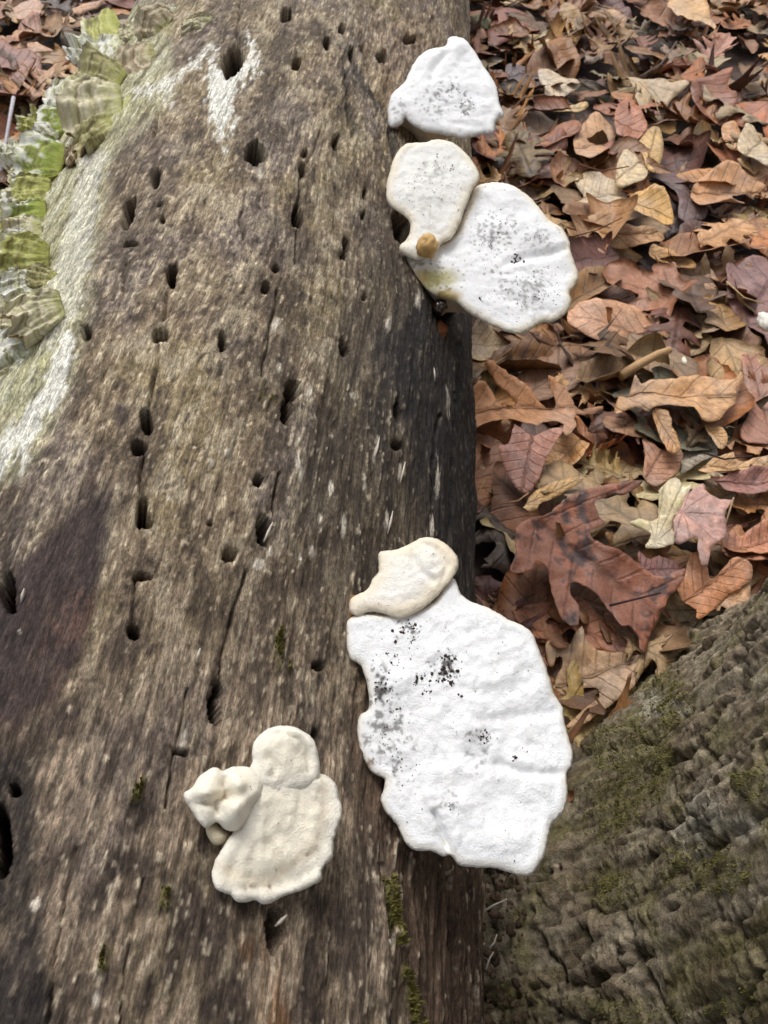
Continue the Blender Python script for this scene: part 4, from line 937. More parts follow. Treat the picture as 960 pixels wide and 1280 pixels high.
def half_oak(n, pointed, r):
    pts = []; s = 0.10
    for k in range(n):
        f = (k + .5) / n; env = (0.20 + 0.17 * math.sin(math.pi * min(1, f * 1.15)) ) * (0.85 + .3 * r.random()); ds = 0.80 / n
        sin_w = 0.05 + 0.05 * r.random() + (0.06 if not pointed else 0)
        pts += [(s, sin_w), (s + ds * .35, sin_w + .02)]
        if pointed: pts += [(s + ds * .62, env * .86), (s + ds * .80, env * .78), (s + ds * 1.02, env * 1.08), (s + ds * .98, env * .62)]
        else: pts += [(s + ds * .45, env * .72), (s + ds * .72, env), (s + ds * .98, env * .85)]
        s += ds
    return pts

def leaf_outline(kind, r):
    if kind in ('red oak', 'white oak'):
        p = kind == 'red oak'; n = r.choice((3, 4)) if p else r.choice((3, 4, 4))
        up, lo = half_oak(n, p, r), half_oak(n, p, r)
        out = [(0.0, 0.012)] + up + [(0.97, .05), (1.02, 0.0), (0.97, -.05)] + [(a, -b) for a, b in lo[::-1]] + [(0.0, -.012)]
        return smooth_closed(out, 0.035)
    if kind == 'maple':
        out = []
        for a, rad in ((-150, .16), (-118, .42), (-95, .30), (-72, .62), (-60, .50), (-50, .58), (-30, .36), (-14, .66), (0, .80), (14, .66), (30, .36), (50, .58), (60, .5), (72, .62), (95, .3), (118, .42), (150, .16)):
            rad *= 0.9 + .2 * r.random(); a += r.uniform(-4, 4); out.append((0.18 + rad * math.cos(R(a)), rad * math.sin(R(a))))
        return smooth_closed(out, 0.05)
    if kind == 'oval':
        w = r.uniform(.2, .29); return np.array([(0.5 - 0.5 * math.cos(math.pi * q), w * math.sin(math.pi * q) ** .85 * sg + .01 * r.uniform(-1, 1)) for sg, rng in ((1, range(0, 16)), (-1, range(16, 0, -1))) for q in [k / 16 for k in rng]])
    n = 11; out = [((.5 + .5 * math.cos(6.283 * k / n)) * (.75 + .4 * r.random()), .32 * math.sin(6.283 * k / n) * (.6 + .7 * r.random())) for k in range(n)]
    return smooth_closed(out, 0.05)

CN = {'tan': (190, 152, 112), 'brown': (152, 110, 78), 'reddish': (152, 108, 82), 'pale': (204, 178, 140), 'purple brown': (118, 90, 80), 'dark': (98, 75, 58), 'orange brown': (182, 126, 80), 'greyish': (160, 142, 120), 'pinkish': (180, 136, 110), 'yellowish': (200, 162, 106)}
HZ = {'a': (580, 580, .3958), 'b': (760, 580, .2083), 'c': (590, 400, .198), 'd': (770, 420, .198), 'e': (690, 220, .28125), 'f': (590, 0, .198), 'g': (770, 0, .198), 'h': (0, 0, .172)}
# zoom, outline, colour, height (m), axis (deg, or None), spots, veins, radial, label, short name
HERO = [
 ('e', [(700, 400), (770, 420), (770, 560), (830, 700), (900, 800), (760, 840), (600, 800), (560, 700), (520, 620), (640, 500), (640, 440)], (136, 92, 58), .022, 80, .3, .5, 0, 'orange brown rotting leaf trough in the middle of the litter', 'the orange brown trough leaf'),
 ('c', [(370, 190), (460, 170), (480, 240), (560, 300), (700, 350), (800, 400), (835, 480), (720, 470), (600, 440), (520, 510), (440, 480), (350, 400), (340, 270)], (112, 88, 90), .024, -32, 0, .4, 0, 'purple brown leaf behind the long tan oak leaf that touches the log', 'the purple brown leaf'),
 ('c', [(0, 60), (60, 20), (130, 60), (300, 150), (290, 190), (190, 190), (110, 250), (60, 285), (0, 270), (-60, 200)], (192, 166, 130), .028, 0, .15, .3, 0, 'pale leaf showing under the lower rim of the wide white cap', 'the pale leaf under the wide cap'),
 ('c', [(60, 940), (130, 990), (230, 1060), (300, 1110), (200, 1140), (110, 1100), (40, 1010)], (166, 148, 108), .030, -35, .2, .4, 0, 'greenish tan curled leaf against the dark log flank', 'the greenish tan leaf'),
 ('d', [(160, 610), (220, 690), (300, 730), (400, 740), (410, 820), (360, 890), (250, 960), (170, 900), (180, 760)], (178, 132, 104), .030, 60, .1, .4, 0, 'pinkish tan leaf above the cream half of the maple leaf', 'the pinkish tan leaf'),
 ('d', [(430, 680), (520, 640), (640, 740), (520, 810), (420, 870), (410, 780)], (160, 148, 128), .026, 20, 0, .3, 0, 'grey crumpled leaf scrap under the ragged long oak leaf', 'the grey crumpled scrap'),
 ('d', [(800, 110), (960, 150), (1060, 300), (1040, 600), (960, 690), (830, 680), (780, 600), (830, 480), (800, 250)], (168, 120, 98), .032, 90, .1, .3, 0, 'wide reddish tan leaf at the frame edge beside the ragged oak leaf', 'the wide reddish tan leaf'),
 ('e', [(780, 400), (960, 390), (1060, 560), (960, 800), (880, 700), (790, 600), (770, 500)], (148, 106, 98), .034, 60, .35, .6, 0, 'mauve brown leaf with dark veins under the white seed husk', 'the mauve veined leaf'),
 ('e', [(100, 30), (190, 0), (290, 40), (340, 110), (290, 160), (170, 180), (90, 120), (140, 100)], (204, 182, 150), .030, 10, 0, .4, 0, 'pale crumpled leaf right of where the joined caps meet', 'the pale crumpled leaf'),
 ('e', [(430, 0), (600, 0), (610, 80), (690, 160), (640, 190), (570, 180), (540, 80)], (106, 82, 78), .030, -45, 0, .3, 0, 'dark mauve strip of leaf above the curled yellow leaf', 'the dark mauve strip'),
 ('e', [(620, 60), (700, 0), (780, -25), (880, 20), (960, 40), (880, 70), (800, 90), (850, 130), (720, 160), (640, 140)], (196, 148, 106), .036, 10, 0, .5, 0, 'orange tan lobed leaf near the frame edge, higher than the white husk', 'the orange tan lobed leaf'),
 ('e', [(60, 230), (150, 200), (300, 150), (330, 210), (430, 250), (490, 270), (480, 310), (330, 320), (240, 320), (190, 260), (110, 320)], (178, 136, 92), .034, -8, 0, .5, 0, 'tan oak leaf stretched out just right of the wide white cap', 'the tan oak leaf by the wide cap'),
 ('e', [(340, 90), (400, 70), (490, 80), (540, 150), (545, 200), (500, 245), (470, 215), (400, 180), (360, 140)], (206, 162, 96), .044, -40, 0, .4, 0, 'curled smooth yellow leaf over a dark hollow', 'the curled yellow leaf'),
 ('e', [(440, 320), (500, 330), (600, 370), (640, 410), (560, 410), (470, 380), (430, 350)], (196, 150, 96), .036, -25, 0, .3, 0, 'narrow yellowish leaf tip under the tan oak leaf', 'the narrow yellowish leaf'),
 ('e', [(110, 340), (190, 330), (250, 360), (220, 410), (150, 430), (100, 390)], (182, 136, 104), .030, 0, 0, .3, 0, 'pinkish tan folded leaf touching the rim of the wide white cap', 'the folded leaf at the wide cap'),
 ('e', [(200, 440), (300, 470), (380, 560), (330, 640), (250, 640), (190, 560)], (156, 106, 80), .024, -40, 0, .4, 0, 'reddish brown wrinkled leaf below the tan oak leaf', 'the reddish wrinkled leaf'),
 ('e', [(365, 600), (400, 565), (465, 605), (470, 660), (420, 790), (350, 760), (400, 680)], (188, 136, 108), .034, 70, 0, .3, 0, 'upright pale pink leaf blade curling beside a dark gap', 'the upright pink leaf blade'),
 ('f', [(110, 140), (170, 80), (270, 90), (430, 170), (420, 210), (330, 240), (220, 290), (100, 300)], (142, 88, 70), .030, 20, 0, .4, 0, 'red brown leaf right above the topmost white cap', 'the red brown leaf above the top cap'),
 ('f', [(215, 430), (340, 440), (390, 370), (420, 450), (430, 590), (350, 590), (230, 560)], (114, 100, 100), .030, 10, 0, .4, 0, 'slate grey leaf right of the topmost white cap', 'the slate grey leaf'),
 ('f', [(560, 40), (620, 50), (700, 150), (690, 220), (620, 330), (590, 200)], (176, 142, 96), .034, -60, 0, .3, 0, 'ochre leaf standing on edge near the top of the litter', 'the ochre leaf on edge'),
 ('f', [(740, 80), (860, 70), (960, 110), (960, 190), (900, 190), (820, 130), (740, 120)], (190, 152, 118), .036, -10, 0, .3, 0, 'arched light tan leaf near the top of the litter', 'the arched tan leaf'),
 ('f', [(180, 1100), (380, 1060), (540, 900), (600, 950), (520, 1060), (640, 1050), (560, 1130), (300, 1210), (200, 1180)], (142, 86, 60), .026, 25, 0, .5, 0, 'red brown oak leaf between the round cream cap and the litter', 'the red brown oak leaf'),
 ('f', [(240, 940), (400, 890), (600, 760), (690, 830), (560, 900), (400, 970), (240, 1030)], (158, 104, 72), .036, 22, 0, .3, 0, 'long brown leaf rolled into a trough beside the topmost cap', 'the rolled brown trough'),
 ('f', [(415, 455), (500, 455), (600, 510), (680, 550), (600, 610), (500, 640), (440, 560)], (206, 186, 158), .040, -25, 0, .2, 0, 'pale grey smooth leaf next to the slate grey one', 'the pale grey leaf'),
 ('f', [(460, 640), (600, 660), (740, 650), (620, 740), (540, 720)], (200, 170, 122), .030, 0, 0, .3, 0, 'cream leaf rim peeking out below the pale grey leaf', 'the cream leaf rim'),
 ('f', [(650, 870), (760, 770), (900, 830), (860, 950), (760, 1030), (680, 1040)], (196, 152, 112), .040, 35, 0, .4, 0, 'light orange tan leaf with notched rim, level with the gap between upper caps', 'the notched orange tan leaf'),
 ('f', [(150, 760), (240, 700), (330, 820), (300, 880), (230, 890), (160, 850)], (168, 138, 106), .034, -20, 0, .2, 0, 'dull tan leaf tucked under the rim of the topmost cap', 'the dull tan leaf'),
 ('f', [(0, 880), (120, 860), (200, 960), (120, 1080), (40, 1000)], (124, 78, 66), .030, -30, 0, .3, 0, 'maroon leaf in the gap between topmost and round cream caps', 'the maroon leaf'),
 ('g', [(320, 20), (420, 0), (540, 10), (580, 100), (620, 210), (540, 155), (440, 175), (370, 90)], (206, 164, 114), .046, -40, 0, .3, 0, 'big light yellow tan curled leaf at the far end of the litter', 'the light yellow curled leaf'),
 ('g', [(75, 490), (260, 500), (330, 540), (440, 590), (330, 650), (300, 750), (230, 755), (170, 740), (110, 640), (130, 590)], (190, 166, 132), .040, -75, 0, .6, 1, 'greyish tan maple leaf with dark veins, far litter', 'the greyish maple leaf'),
 ('g', [(480, 520), (590, 495), (700, 500), (690, 560), (750, 640), (720, 720), (660, 800), (580, 800), (500, 740), (470, 600)], (148, 96, 72), .044, -70, .2, .4, 0, 'red brown leaf with bright curled upper edge', 'the curled edge red brown leaf'),
 ('g', [(400, 500), (540, 370), (560, 440), (550, 500), (470, 540)], (158, 96, 48), .050, 45, 0, .2, 0, 'rust orange leaf tip standing up behind the red brown curled leaf', 'the rust orange leaf tip'),
 ('g', [(0, 700), (80, 660), (200, 790), (130, 880), (90, 920), (0, 870)], (176, 118, 90), .042, -45, 0, .4, 0, 'clean reddish tan pointed leaf beside the yellow oval one', 'the reddish pointed leaf'),
 ('g', [(140, 900), (180, 840), (260, 800), (305, 930), (260, 1060), (220, 1080), (160, 990)], (204, 168, 112), .048, 75, 0, .5, 0, 'yellow oval leaf standing upright in the litter', 'the yellow oval leaf'),
 ('g', [(30, 980), (100, 960), (200, 1090), (130, 1160), (0, 1170)], (208, 184, 146), .044, 50, 0, .5, 0, 'pale pleated leaf in front of the yellow oval one', 'the pale pleated leaf'),
 ('g', [(760, 940), (830, 800), (960, 950), (960, 1060), (870, 1010)], (198, 176, 142), .044, 50, 0, .4, 0, 'pale tan leaf by the frame edge below the red brown curled leaf', 'the pale tan edge leaf'),
 ('g', [(670, 800), (740, 800), (790, 870), (740, 960), (740, 880), (680, 920)], (204, 152, 104), .040, -60, 0, .3, 0, 'orange tan leaf tip hanging over a dark hole', 'the hanging orange tip'),
 ('h', [(0, 420), (100, 430), (300, 480), (250, 640), (180, 740), (0, 800), (-150, 640)], (148, 104, 90), .036, 0, 0, .4, 0, 'wide reddish brown leaf across the log from the litter, near the twig', 'the wide reddish leaf by the twig'),
 ('h', [(180, 690), (300, 560), (430, 480), (320, 680), (250, 780)], (184, 146, 112), .034, 50, 0, .3, 0, 'tan leaf edge beside the curled white bracket', 'the tan leaf edge by the brackets'),
 ('h', [(120, 240), (200, 180), (300, 140), (290, 240), (180, 320)], (160, 116, 92), .040, 40, 0, .3, 0, 'folded brown leaf in the far corner beyond the brackets', 'the folded corner leaf'),
 ('h', [(200, 310), (300, 330), (410, 390), (300, 430), (230, 420)], (194, 154, 122), .042, -25, 0, .3, 0, 'small tan leaf tongue lying on the reddish leaf beyond the brackets', 'the small tan tongue'),
 ('h', [(90, 70), (250, 0), (330, 60), (270, 130), (110, 140)], (190, 150, 124), .044, 20, 0, .3, 0, 'pinkish tan leaf at the very top beyond the brackets', 'the pinkish top corner leaf'),
 ('h', [(530, 70), (600, 30), (760, 0), (700, 60), (580, 110)], (186, 142, 108), .040, 25, 0, .3, 0, 'tan leaf wedge beyond the uppermost yellowish bracket', 'the tan wedge leaf'),
 ('d', [(520, 850), (600, 800), (700, 760), (800, 800), (960, 770), (1000, 810), (830, 850), (720, 885), (560, 885)], (202, 164, 122), .044, 5, 0, .4, 0, 'long narrow light tan leaf above the dull pink folded leaf', 'the long narrow tan leaf'),
 ('d', [(590, 890), (700, 880), (800, 850), (960, 840), (1010, 900), (960, 980), (880, 1010), (800, 1020), (720, 1000), (650, 940)], (166, 118, 106), .046, 5, 0, .4, 0, 'dull pink folded leaf over a black hollow at the frame edge', 'the dull pink folded leaf'),
 ('b', [(680, 460), (740, 410), (800, 430), (960, 350), (1010, 480), (960, 620), (900, 620), (850, 590), (760, 560), (690, 530)], (186, 130, 100), .036, 20, 0, .4, 0, 'rusty pink leaf with frilled rim above the mossy trunk', 'the frilled rusty leaf'),
 ('a', [(255, 580), (290, 560), (330, 580), (340, 560), (370, 520), (385, 560), (430, 590), (500, 600), (570, 610), (560, 660), (520, 720), (440, 780), (375, 830), (320, 840), (400, 760), (425, 740), (415, 705), (340, 720), (300, 730), (285, 690), (310, 640), (310, 615), (290, 620), (275, 650)], (192, 156, 120), .034, 20, .1, .4, 0, 'light tan white oak leaf wedged between the largest cap and the mossy trunk', 'the light tan oak leaf by the trunk'),
 ('a', [(150, 460), (260, 440), (330, 440), (370, 430), (440, 500), (500, 540), (560, 600), (440, 590), (380, 570), (340, 520), (280, 560), (200, 540)], (168, 112, 82), .036, -25, 0, .3, 0, 'rusty leaf layer lying between the blotched oak leaf and the light tan one', 'the rusty layer'),
 ('b', [(180, 520), (230, 580), (300, 560), (400, 590), (450, 650), (440, 690), (370, 740), (300, 760), (240, 700), (200, 640)], (124, 84, 78), .052, 10, 0, .3, 0, 'purple brown curled leaf touching the blotched oak leaf', 'the curled purple leaf'),
 ('b', [(480, 560), (540, 540), (600, 620), (620, 690), (700, 620), (760, 560), (850, 590), (860, 680), (800, 740), (740, 770), (690, 820), (600, 900), (530, 940), (520, 880), (450, 830), (410, 760), (420, 700), (460, 670)], (190, 132, 92), .046, 40, 0, .5, 0, 'bright orange tan lobed leaf leaning on the mossy trunk', 'the bright orange lobed leaf'),
 ('c', [(-40, 630), (-30, 480), (60, 400), (180, 520), (215, 555), (270, 520), (210, 460), (70, 340), (120, 330), (270, 400), (470, 540), (530, 520), (470, 380), (500, 380), (600, 470), (680, 540), (840, 520), (840, 545), (700, 580), (640, 620), (640, 700), (560, 830), (540, 780), (560, 690), (520, 640), (440, 670), (400, 710), (270, 660), (150, 660), (0, 695)], (186, 134, 92), .048, 8, 0, .7, 0, 'long tan oak leaf with clear midrib touching the black log flank', 'the long tan oak leaf'),
 ('d', [(0, 470), (30, 370), (70, 400), (110, 280), (150, 330), (200, 300), (270, 290), (400, 280), (560, 260), (720, 290), (790, 230), (800, 280), (750, 350), (760, 410), (690, 490), (640, 550), (560, 550), (480, 480), (430, 500), (330, 470), (250, 460), (200, 490), (120, 460)], (198, 154, 110), .050, 2, .1, .5, 0, 'ragged long yellow tan oak leaf bridging a dark gap', 'the ragged yellow tan oak leaf'),
 ('d', [(230, 460), (330, 480), (350, 570), (390, 640), (400, 730), (330, 740), (280, 640)], (194, 148, 100), .046, -70, 0, .3, 0, 'tan lobe hanging down from the ragged long oak leaf', 'the hanging tan lobe'),
 ('d', [(560, 560), (640, 580), (700, 640), (690, 700), (640, 720), (600, 640)], (206, 164, 116), .042, -60, 0, .3, 0, 'small light tan leaf tip beneath the ragged oak leaf end', 'the small light tan tip'),
 ('c', [(270, 665), (320, 690), (400, 720), (480, 690), (570, 705), (510, 810), (460, 900), (420, 1000), (355, 1085), (280, 1050), (210, 960), (160, 840), (230, 790)], (176, 128, 112), .056, -100, 0, .4, 0, 'smooth pink diamond shaped leaf below the long tan oak leaf', 'the pink diamond leaf'),
 ('c', [(330, 1190), (370, 1110), (450, 1050), (600, 1000), (700, 1010), (620, 1070), (520, 1120), (440, 1160), (390, 1210)], (204, 164, 110), .050, 28, 0, .3, 0, 'yellow tan rolled leaf just above the blotched oak leaf', 'the yellow tan rolled leaf'),
 ('a', [(160, 215), (200, 185), (260, 165), (290, 140), (340, 110), (400, 90), (480, 75), (545, 85), (500, 110), (430, 120), (405, 135), (420, 170), (440, 195), (400, 215), (395, 240), (440, 265), (500, 290), (560, 330), (620, 360), (690, 345), (670, 395), (640, 430), (620, 480), (590, 540), (570, 600), (550, 590), (545, 555), (510, 520), (490, 525), (460, 480), (420, 425), (370, 390), (335, 380), (330, 420), (355, 460), (350, 520), (315, 515), (285, 460), (268, 380), (255, 335), (225, 325), (190, 360), (135, 365), (155, 300)], (150, 98, 76), .058, -38, .85, .3, 0, 'large red brown oak leaf blotched black, beside the largest cap', 'the blotched oak leaf'),
 ('b', [(400, 85), (460, 140), (500, 120), (480, 180), (430, 270), (390, 340), (400, 470), (340, 500), (220, 510), (260, 420), (130, 375), (180, 340), (280, 335), (310, 280), (305, 160)], (222, 206, 166), .058, 70, 0, .4, 1, 'cream star pointed maple leaf beside its pink neighbour', 'the cream maple leaf'),
 ('b', [(580, 100), (600, 170), (650, 210), (750, 215), (700, 280), (690, 330), (700, 400), (690, 450), (650, 490), (610, 520), (600, 610), (560, 590), (530, 520), (520, 460), (410, 480), (385, 350), (425, 270), (480, 180)], (190, 150, 138), .062, -20, 0, .6, 1, 'pink maple leaf with fine dark veins overlapping the cream one', 'the pink maple leaf'),
]
GL = 'dead leaves scattered on the woodland floor'
LEAVES = []   # dict(W verts, T, col, name, label, ...)

def leaf_st(s, t, radial):
    if radial:
        a = np.arctan2(t * .7, s - 0.12); return np.stack([a / R(36) / 7 + .13, 0 * a + .5, 0 * a], 1)
    return np.stack([s, t, 0 * s], 1)

def add_leaf(Wv, T, C, label, cat='leaf', rib=None, key=None, kind='', cname='', st=None):
    LEAVES.append(dict(st=st, V=Wv, T=T, C=C, label=label, rib=rib, kind=kind, cname=cname, hero=key, ctr=Wv.mean(0)))

def build_hero(k, zoom, pts, col, h, ax, spots, veins, radial, label, short):
    r = random.Random(500 + k)
    px = zm(pts, *HZ[zoom]); c = np.mean(px, 0)
    p0 = on_plane(c[0], c[1], np.array([0, 0, h]), np.array([0, 0, 1.0])); dep = np.linalg.norm(p0 - CAM)
    n = np.array([r.uniform(-.12, .12), r.uniform(-.25, .05), 1.0]); u, v, n = basis(n)
    out = smooth_closed(px, 5.0)
    kk = np.arange(len(out)); out = out + 1.5 * np.stack([gn(kk * .6 + 3, kk * 0 + k, 5), gn(kk * .6 + 3, kk * 0 + k + .7, 6)], 1) + 0.9 * np.stack([gn(kk * .35, kk * 0 + k * 2.3, 1), gn(kk * .35, kk * 0 + k * 1.9, 2)], 1)
    W = np.array([on_plane(a, b, p0, n) for a, b in out]); o2 = np.stack([(W - p0) @ u, (W - p0) @ v], 1)
    V2, T, bd = sheet2d(o2, 5.0 * dep / FPX)
    axr = R(ax)
    z, s, t, dist, L, Wd = leaf_surface(V2, o2, axr, 40 + k, r.uniform(.05, .18), r.uniform(-.18, .2), r.uniform(-.14, .2), r.uniform(.03, .07), r.uniform(-.02, .06))
    C, vein = leaf_colour(col, V2, s, t, dist, L, 40 + k, spots, veins, True, radial)
    z = z - vein * 0.0006
    P = p0 + V2[:, :1] * u + V2[:, 1:] * v + z[:, None] * n
    rib = None
    if veins >= .4 and not radial:
        ss = np.linspace(0.03, 0.93, 12); q = []
        for a in ss:
            i = np.argmin((s - a) ** 2 + 0.25 * t ** 2); q.append(P[i] + n * 0.0003)
        rib = np.array(q)
    add_leaf(P, T, C, label, rib=rib, key=short, kind='hero', st=leaf_st(s, t, radial))

for k, h in enumerate(HERO): build_hero(k, *h)
HERO_XY = [(np.mean(zm(h[1], *HZ[h[0]]), 0), h[9]) for h in HERO]
LAND = HERO_XY + [(np.array(a), b) for a, b in (((560, 110), 'the topmost white cap'), ((640, 320), 'the wide white cap'), ((592, 560), 'the black log flank'), ((610, 720), 'the cream lobe'), ((700, 860), 'the largest cap'), ((850, 820), 'the mossy trunk'), ((20, 150), 'the grey twig'), ((952, 400), 'the white husk'), ((110, 30), 'the uppermost yellowish bracket'))]

def build_filler(x, y, z, r, k, size, cname, kind, margin=False):
    out = leaf_outline(kind, r) * size
    kq = np.arange(len(out)); out = out + size * 0.016 * np.stack([gn(kq * .7, kq * 0 + k * 1.3, 3), gn(kq * .7, kq * 0 + k * 1.7, 4)], 1)
    V2, T, bd = sheet2d(out, size * (0.085 if not margin else 0.16))
    st = r.random()
    cl, cw = (r.uniform(-.22, .22), r.uniform(-.2, .28)) if st < .82 else (r.uniform(-.3, .3), r.uniform(.3, .5))
    zz, s, t, dist, L, Wd = leaf_surface(V2, out, 0.0, 900 + k, r.uniform(0, .35), cl, cw, r.uniform(.04, .09), r.uniform(-.03, .05))
    base = np.array(CN[cname]) * r.uniform(.72, 1.04) * np.array([1.0, .985, .965]) + np.array([r.uniform(-8, 8), r.uniform(-6, 6), r.uniform(-6, 6)])
    C, vein = leaf_colour(np.clip(base, 20, 235), V2, s, t, dist, L, 900 + k, 0.8 * (r.random() < .15), .5 if kind != 'torn' else .2, r.random() < .8, kind == 'maple')
    zz = zz - vein * .0004
    M = Matrix.Rotation(r.uniform(0, 6.28), 3, 'Z') @ Matrix.Rotation(np.clip(r.gauss(0, .16), -.35, .35), 3, 'X') @ Matrix.Rotation(np.clip(r.gauss(0, .16), -.35, .35), 3, 'Y')
    P = np.column_stack([V2 - out.mean(0), zz]) @ np.array(M).T + np.array([x, y, z])
    P[:, 2] = np.maximum(P[:, 2], 0.002 + 0.0015 * r.random())
    # keep clear of the log and the trunk
    lim = np.sqrt(np.maximum(0.168 ** 2 - (P[:, 2] - ZA) ** 2, 0)) + 0.002; side = 1 if x > XA else -1
    P[:, 0] += side * max(0, np.max(lim - side * (P[:, 0] - XA)) * (abs(y - .9) < 1.7))
    words = {'red oak': 'pointed oak leaf', 'white oak': 'round lobed oak leaf', 'maple': 'maple leaf', 'oval': 'oval leaf', 'torn': 'torn leaf scrap'}[kind]
    pose = 'rolled ' if st >= .82 else ('flat ' if abs(cl) + abs(cw) < .18 else 'curled ')
    sz = 'small ' if size < .075 else ('large ' if size > .11 else '')
    add_leaf(P, T, C, None, kind=(sz + pose, words, cname), st=leaf_st(s, t, kind == 'maple'))

fr = random.Random(21); cnt = 0
CW = ['tan'] * 7 + ['brown'] * 7 + ['reddish'] * 3 + ['pale'] * 3 + ['purple brown'] * 2 + ['dark'] * 2 + ['orange brown'] * 6 + ['greyish'] * 1 + ['pinkish'] * 2 + ['yellowish'] * 3
KW = ['red oak'] * 6 + ['white oak'] * 4 + ['maple'] * 2 + ['oval'] * 4 + ['torn'] * 3
for _ in range(9000):
    if cnt >= 980: break
    x, y = fr.uniform(-1.6, 1.35), fr.uniform(0.05, 2.3)
    q = np.array([[x, y, 0.02]]); a, b, d = project(q)
    if d[0] < .1 or not (-70 < a[0] < 1030 and -90 < b[0] < 1000): continue
    if abs(x - XA) < 0.16: continue
    if x > XA and np.hypot(x - TC[0], y - TC[1]) < .27: continue
    if fr.random() > np.clip(1.15 - 0.35 * y, .35, 1): continue
    build_filler(x, y, fr.uniform(0.004, 0.040), fr, cnt, fr.uniform(.052, .122), fr.choice(CW), fr.choice(KW)); cnt += 1
N_VIEW = len(LEAVES)

# ---- which leaves show: coarse depth test over the picture, other things included
def visible_counts():
    G = 6.0; gw, gh = int(W0 / G) + 1, int(H0 / G) + 1
    ids, pts = [], []
    for i, L in enumerate(LEAVES): pts.append(L['V']); ids.append(np.full(len(L['V']), i))
    for arr in (LOGP[::3], TRUNKP[::3], cpB['V'], cpL['V'], cpM['V'], cpS['V'], cpT['V']): pts.append(arr); ids.append(np.full(len(arr), -1))
    a, b, d = project(np.vstack(pts)); ids = np.concatenate(ids)
    ok = (a >= 0) & (a < W0) & (b >= 0) & (b < H0) & (d > .05)
    cell = (b[ok] / G).astype(int) * gw + (a[ok] / G).astype(int); d = d[ok]; ids = ids[ok]
    o = np.lexsort((d, cell)); cell, ids = cell[o], ids[o]
    first = np.concatenate([[True], cell[1:] != cell[:-1]])
    n = np.zeros(len(LEAVES), int)
    w = ids[first]; np.add.at(n, w[w >= 0], 1); return n
SEEN = visible_counts()
order = sorted(range(N_VIEW), key=lambda i: (-10000 if LEAVES[i]['hero'] else 0) - SEEN[i])
chosen = [i for i in order if LEAVES[i]['hero'] or SEEN[i] >= 4][:300]
print('leaves in view', int((SEEN > 0).sum()), 'chosen', len(chosen))

used = set(L['label'] for L in LEAVES if L['label'])
def relation(c):
    a, b, _ = project(c[None]); a, b = a[0], b[0]
    res = []
    for p, nm in sorted(LAND, key=lambda t: np.hypot(t[0][0] - a, t[0][1] - b))[:7]:
        dx, dy = a - p[0], b - p[1]
        if np.hypot(dx, dy) < 22: w = 'partly under'
        elif abs(dy) > abs(dx): w = 'beyond' if dy < 0 else 'below'
        else: w = 'beside'
        res.append(f'{w} {nm}')
    return res
for i in chosen:
    L = LEAVES[i]
    if L['label']: continue
    (szp, words, cname) = L['kind']; rel = relation(L['ctr']); lab = None
    cands = [f'{szp}{cname} {words} {rr}' for rr in rel] + [f'{szp}{cname} {words} {rel[0]} and {rr}' for rr in rel[1:]]
    for q in cands:
        if q not in used and len(q.split()) <= 16: lab = q; break
    L['label'] = lab or cands[0]; used.add(L['label'])

for i in chosen:
    L = LEAVES[i]; n = len(L['V']); c0 = L['V'].mean(0)
    # thin blade: lower face 0.35 mm under the upper one
    T = L['T']; V = L['V']; a, b, c = V[T[:, 0]], V[T[:, 1]], V[T[:, 2]]
    fn = np.cross(b - a, c - a); vn = np.zeros_like(V)
    for j in range(3): np.add.at(vn, T[:, j], fn)
    vn /= np.linalg.norm(vn, axis=1)[:, None] + 1e-12
    e = np.sort(np.vstack([T[:, [0, 1]], T[:, [1, 2]], T[:, [2, 0]]]), 1); key = e[:, 0] * n + e[:, 1]
    uq, ct = np.unique(key, return_counts=True); be = uq[ct == 1]; e0, e1 = be // n, be % n
    rim = np.vstack([np.stack([e0, e1, e1 + n], 1), np.stack([e0, e1 + n, e0 + n], 1)])
    me = make_mesh('leaf', np.vstack([V, V - vn * 0.00035]) - c0, np.vstack([T, T[:, ::-1] + n, rim]), M_LEAF, {'leaf_colour': ('FLOAT_COLOR', np.vstack([L['C'], L['C'] * 0.92])), 'leaf_st': ('FLOAT_VECTOR', np.vstack([L['st'], L['st']]))})
    o = link('leaf', me, None, c0); tag(o, L['label'], 'leaf', GL)
    if L['rib'] is not None:
        q = L['rib']; tv, tf = tube(q - c0, np.linspace(0.0006, 0.00025, len(q)), 5)
        link('midrib', make_mesh('midrib', tv, tf, M_TWIG, {'tint': ('FLOAT_COLOR', np.broadcast_to(L['C'].mean(0) * 0.72, (len(tv), 3)))}), o)

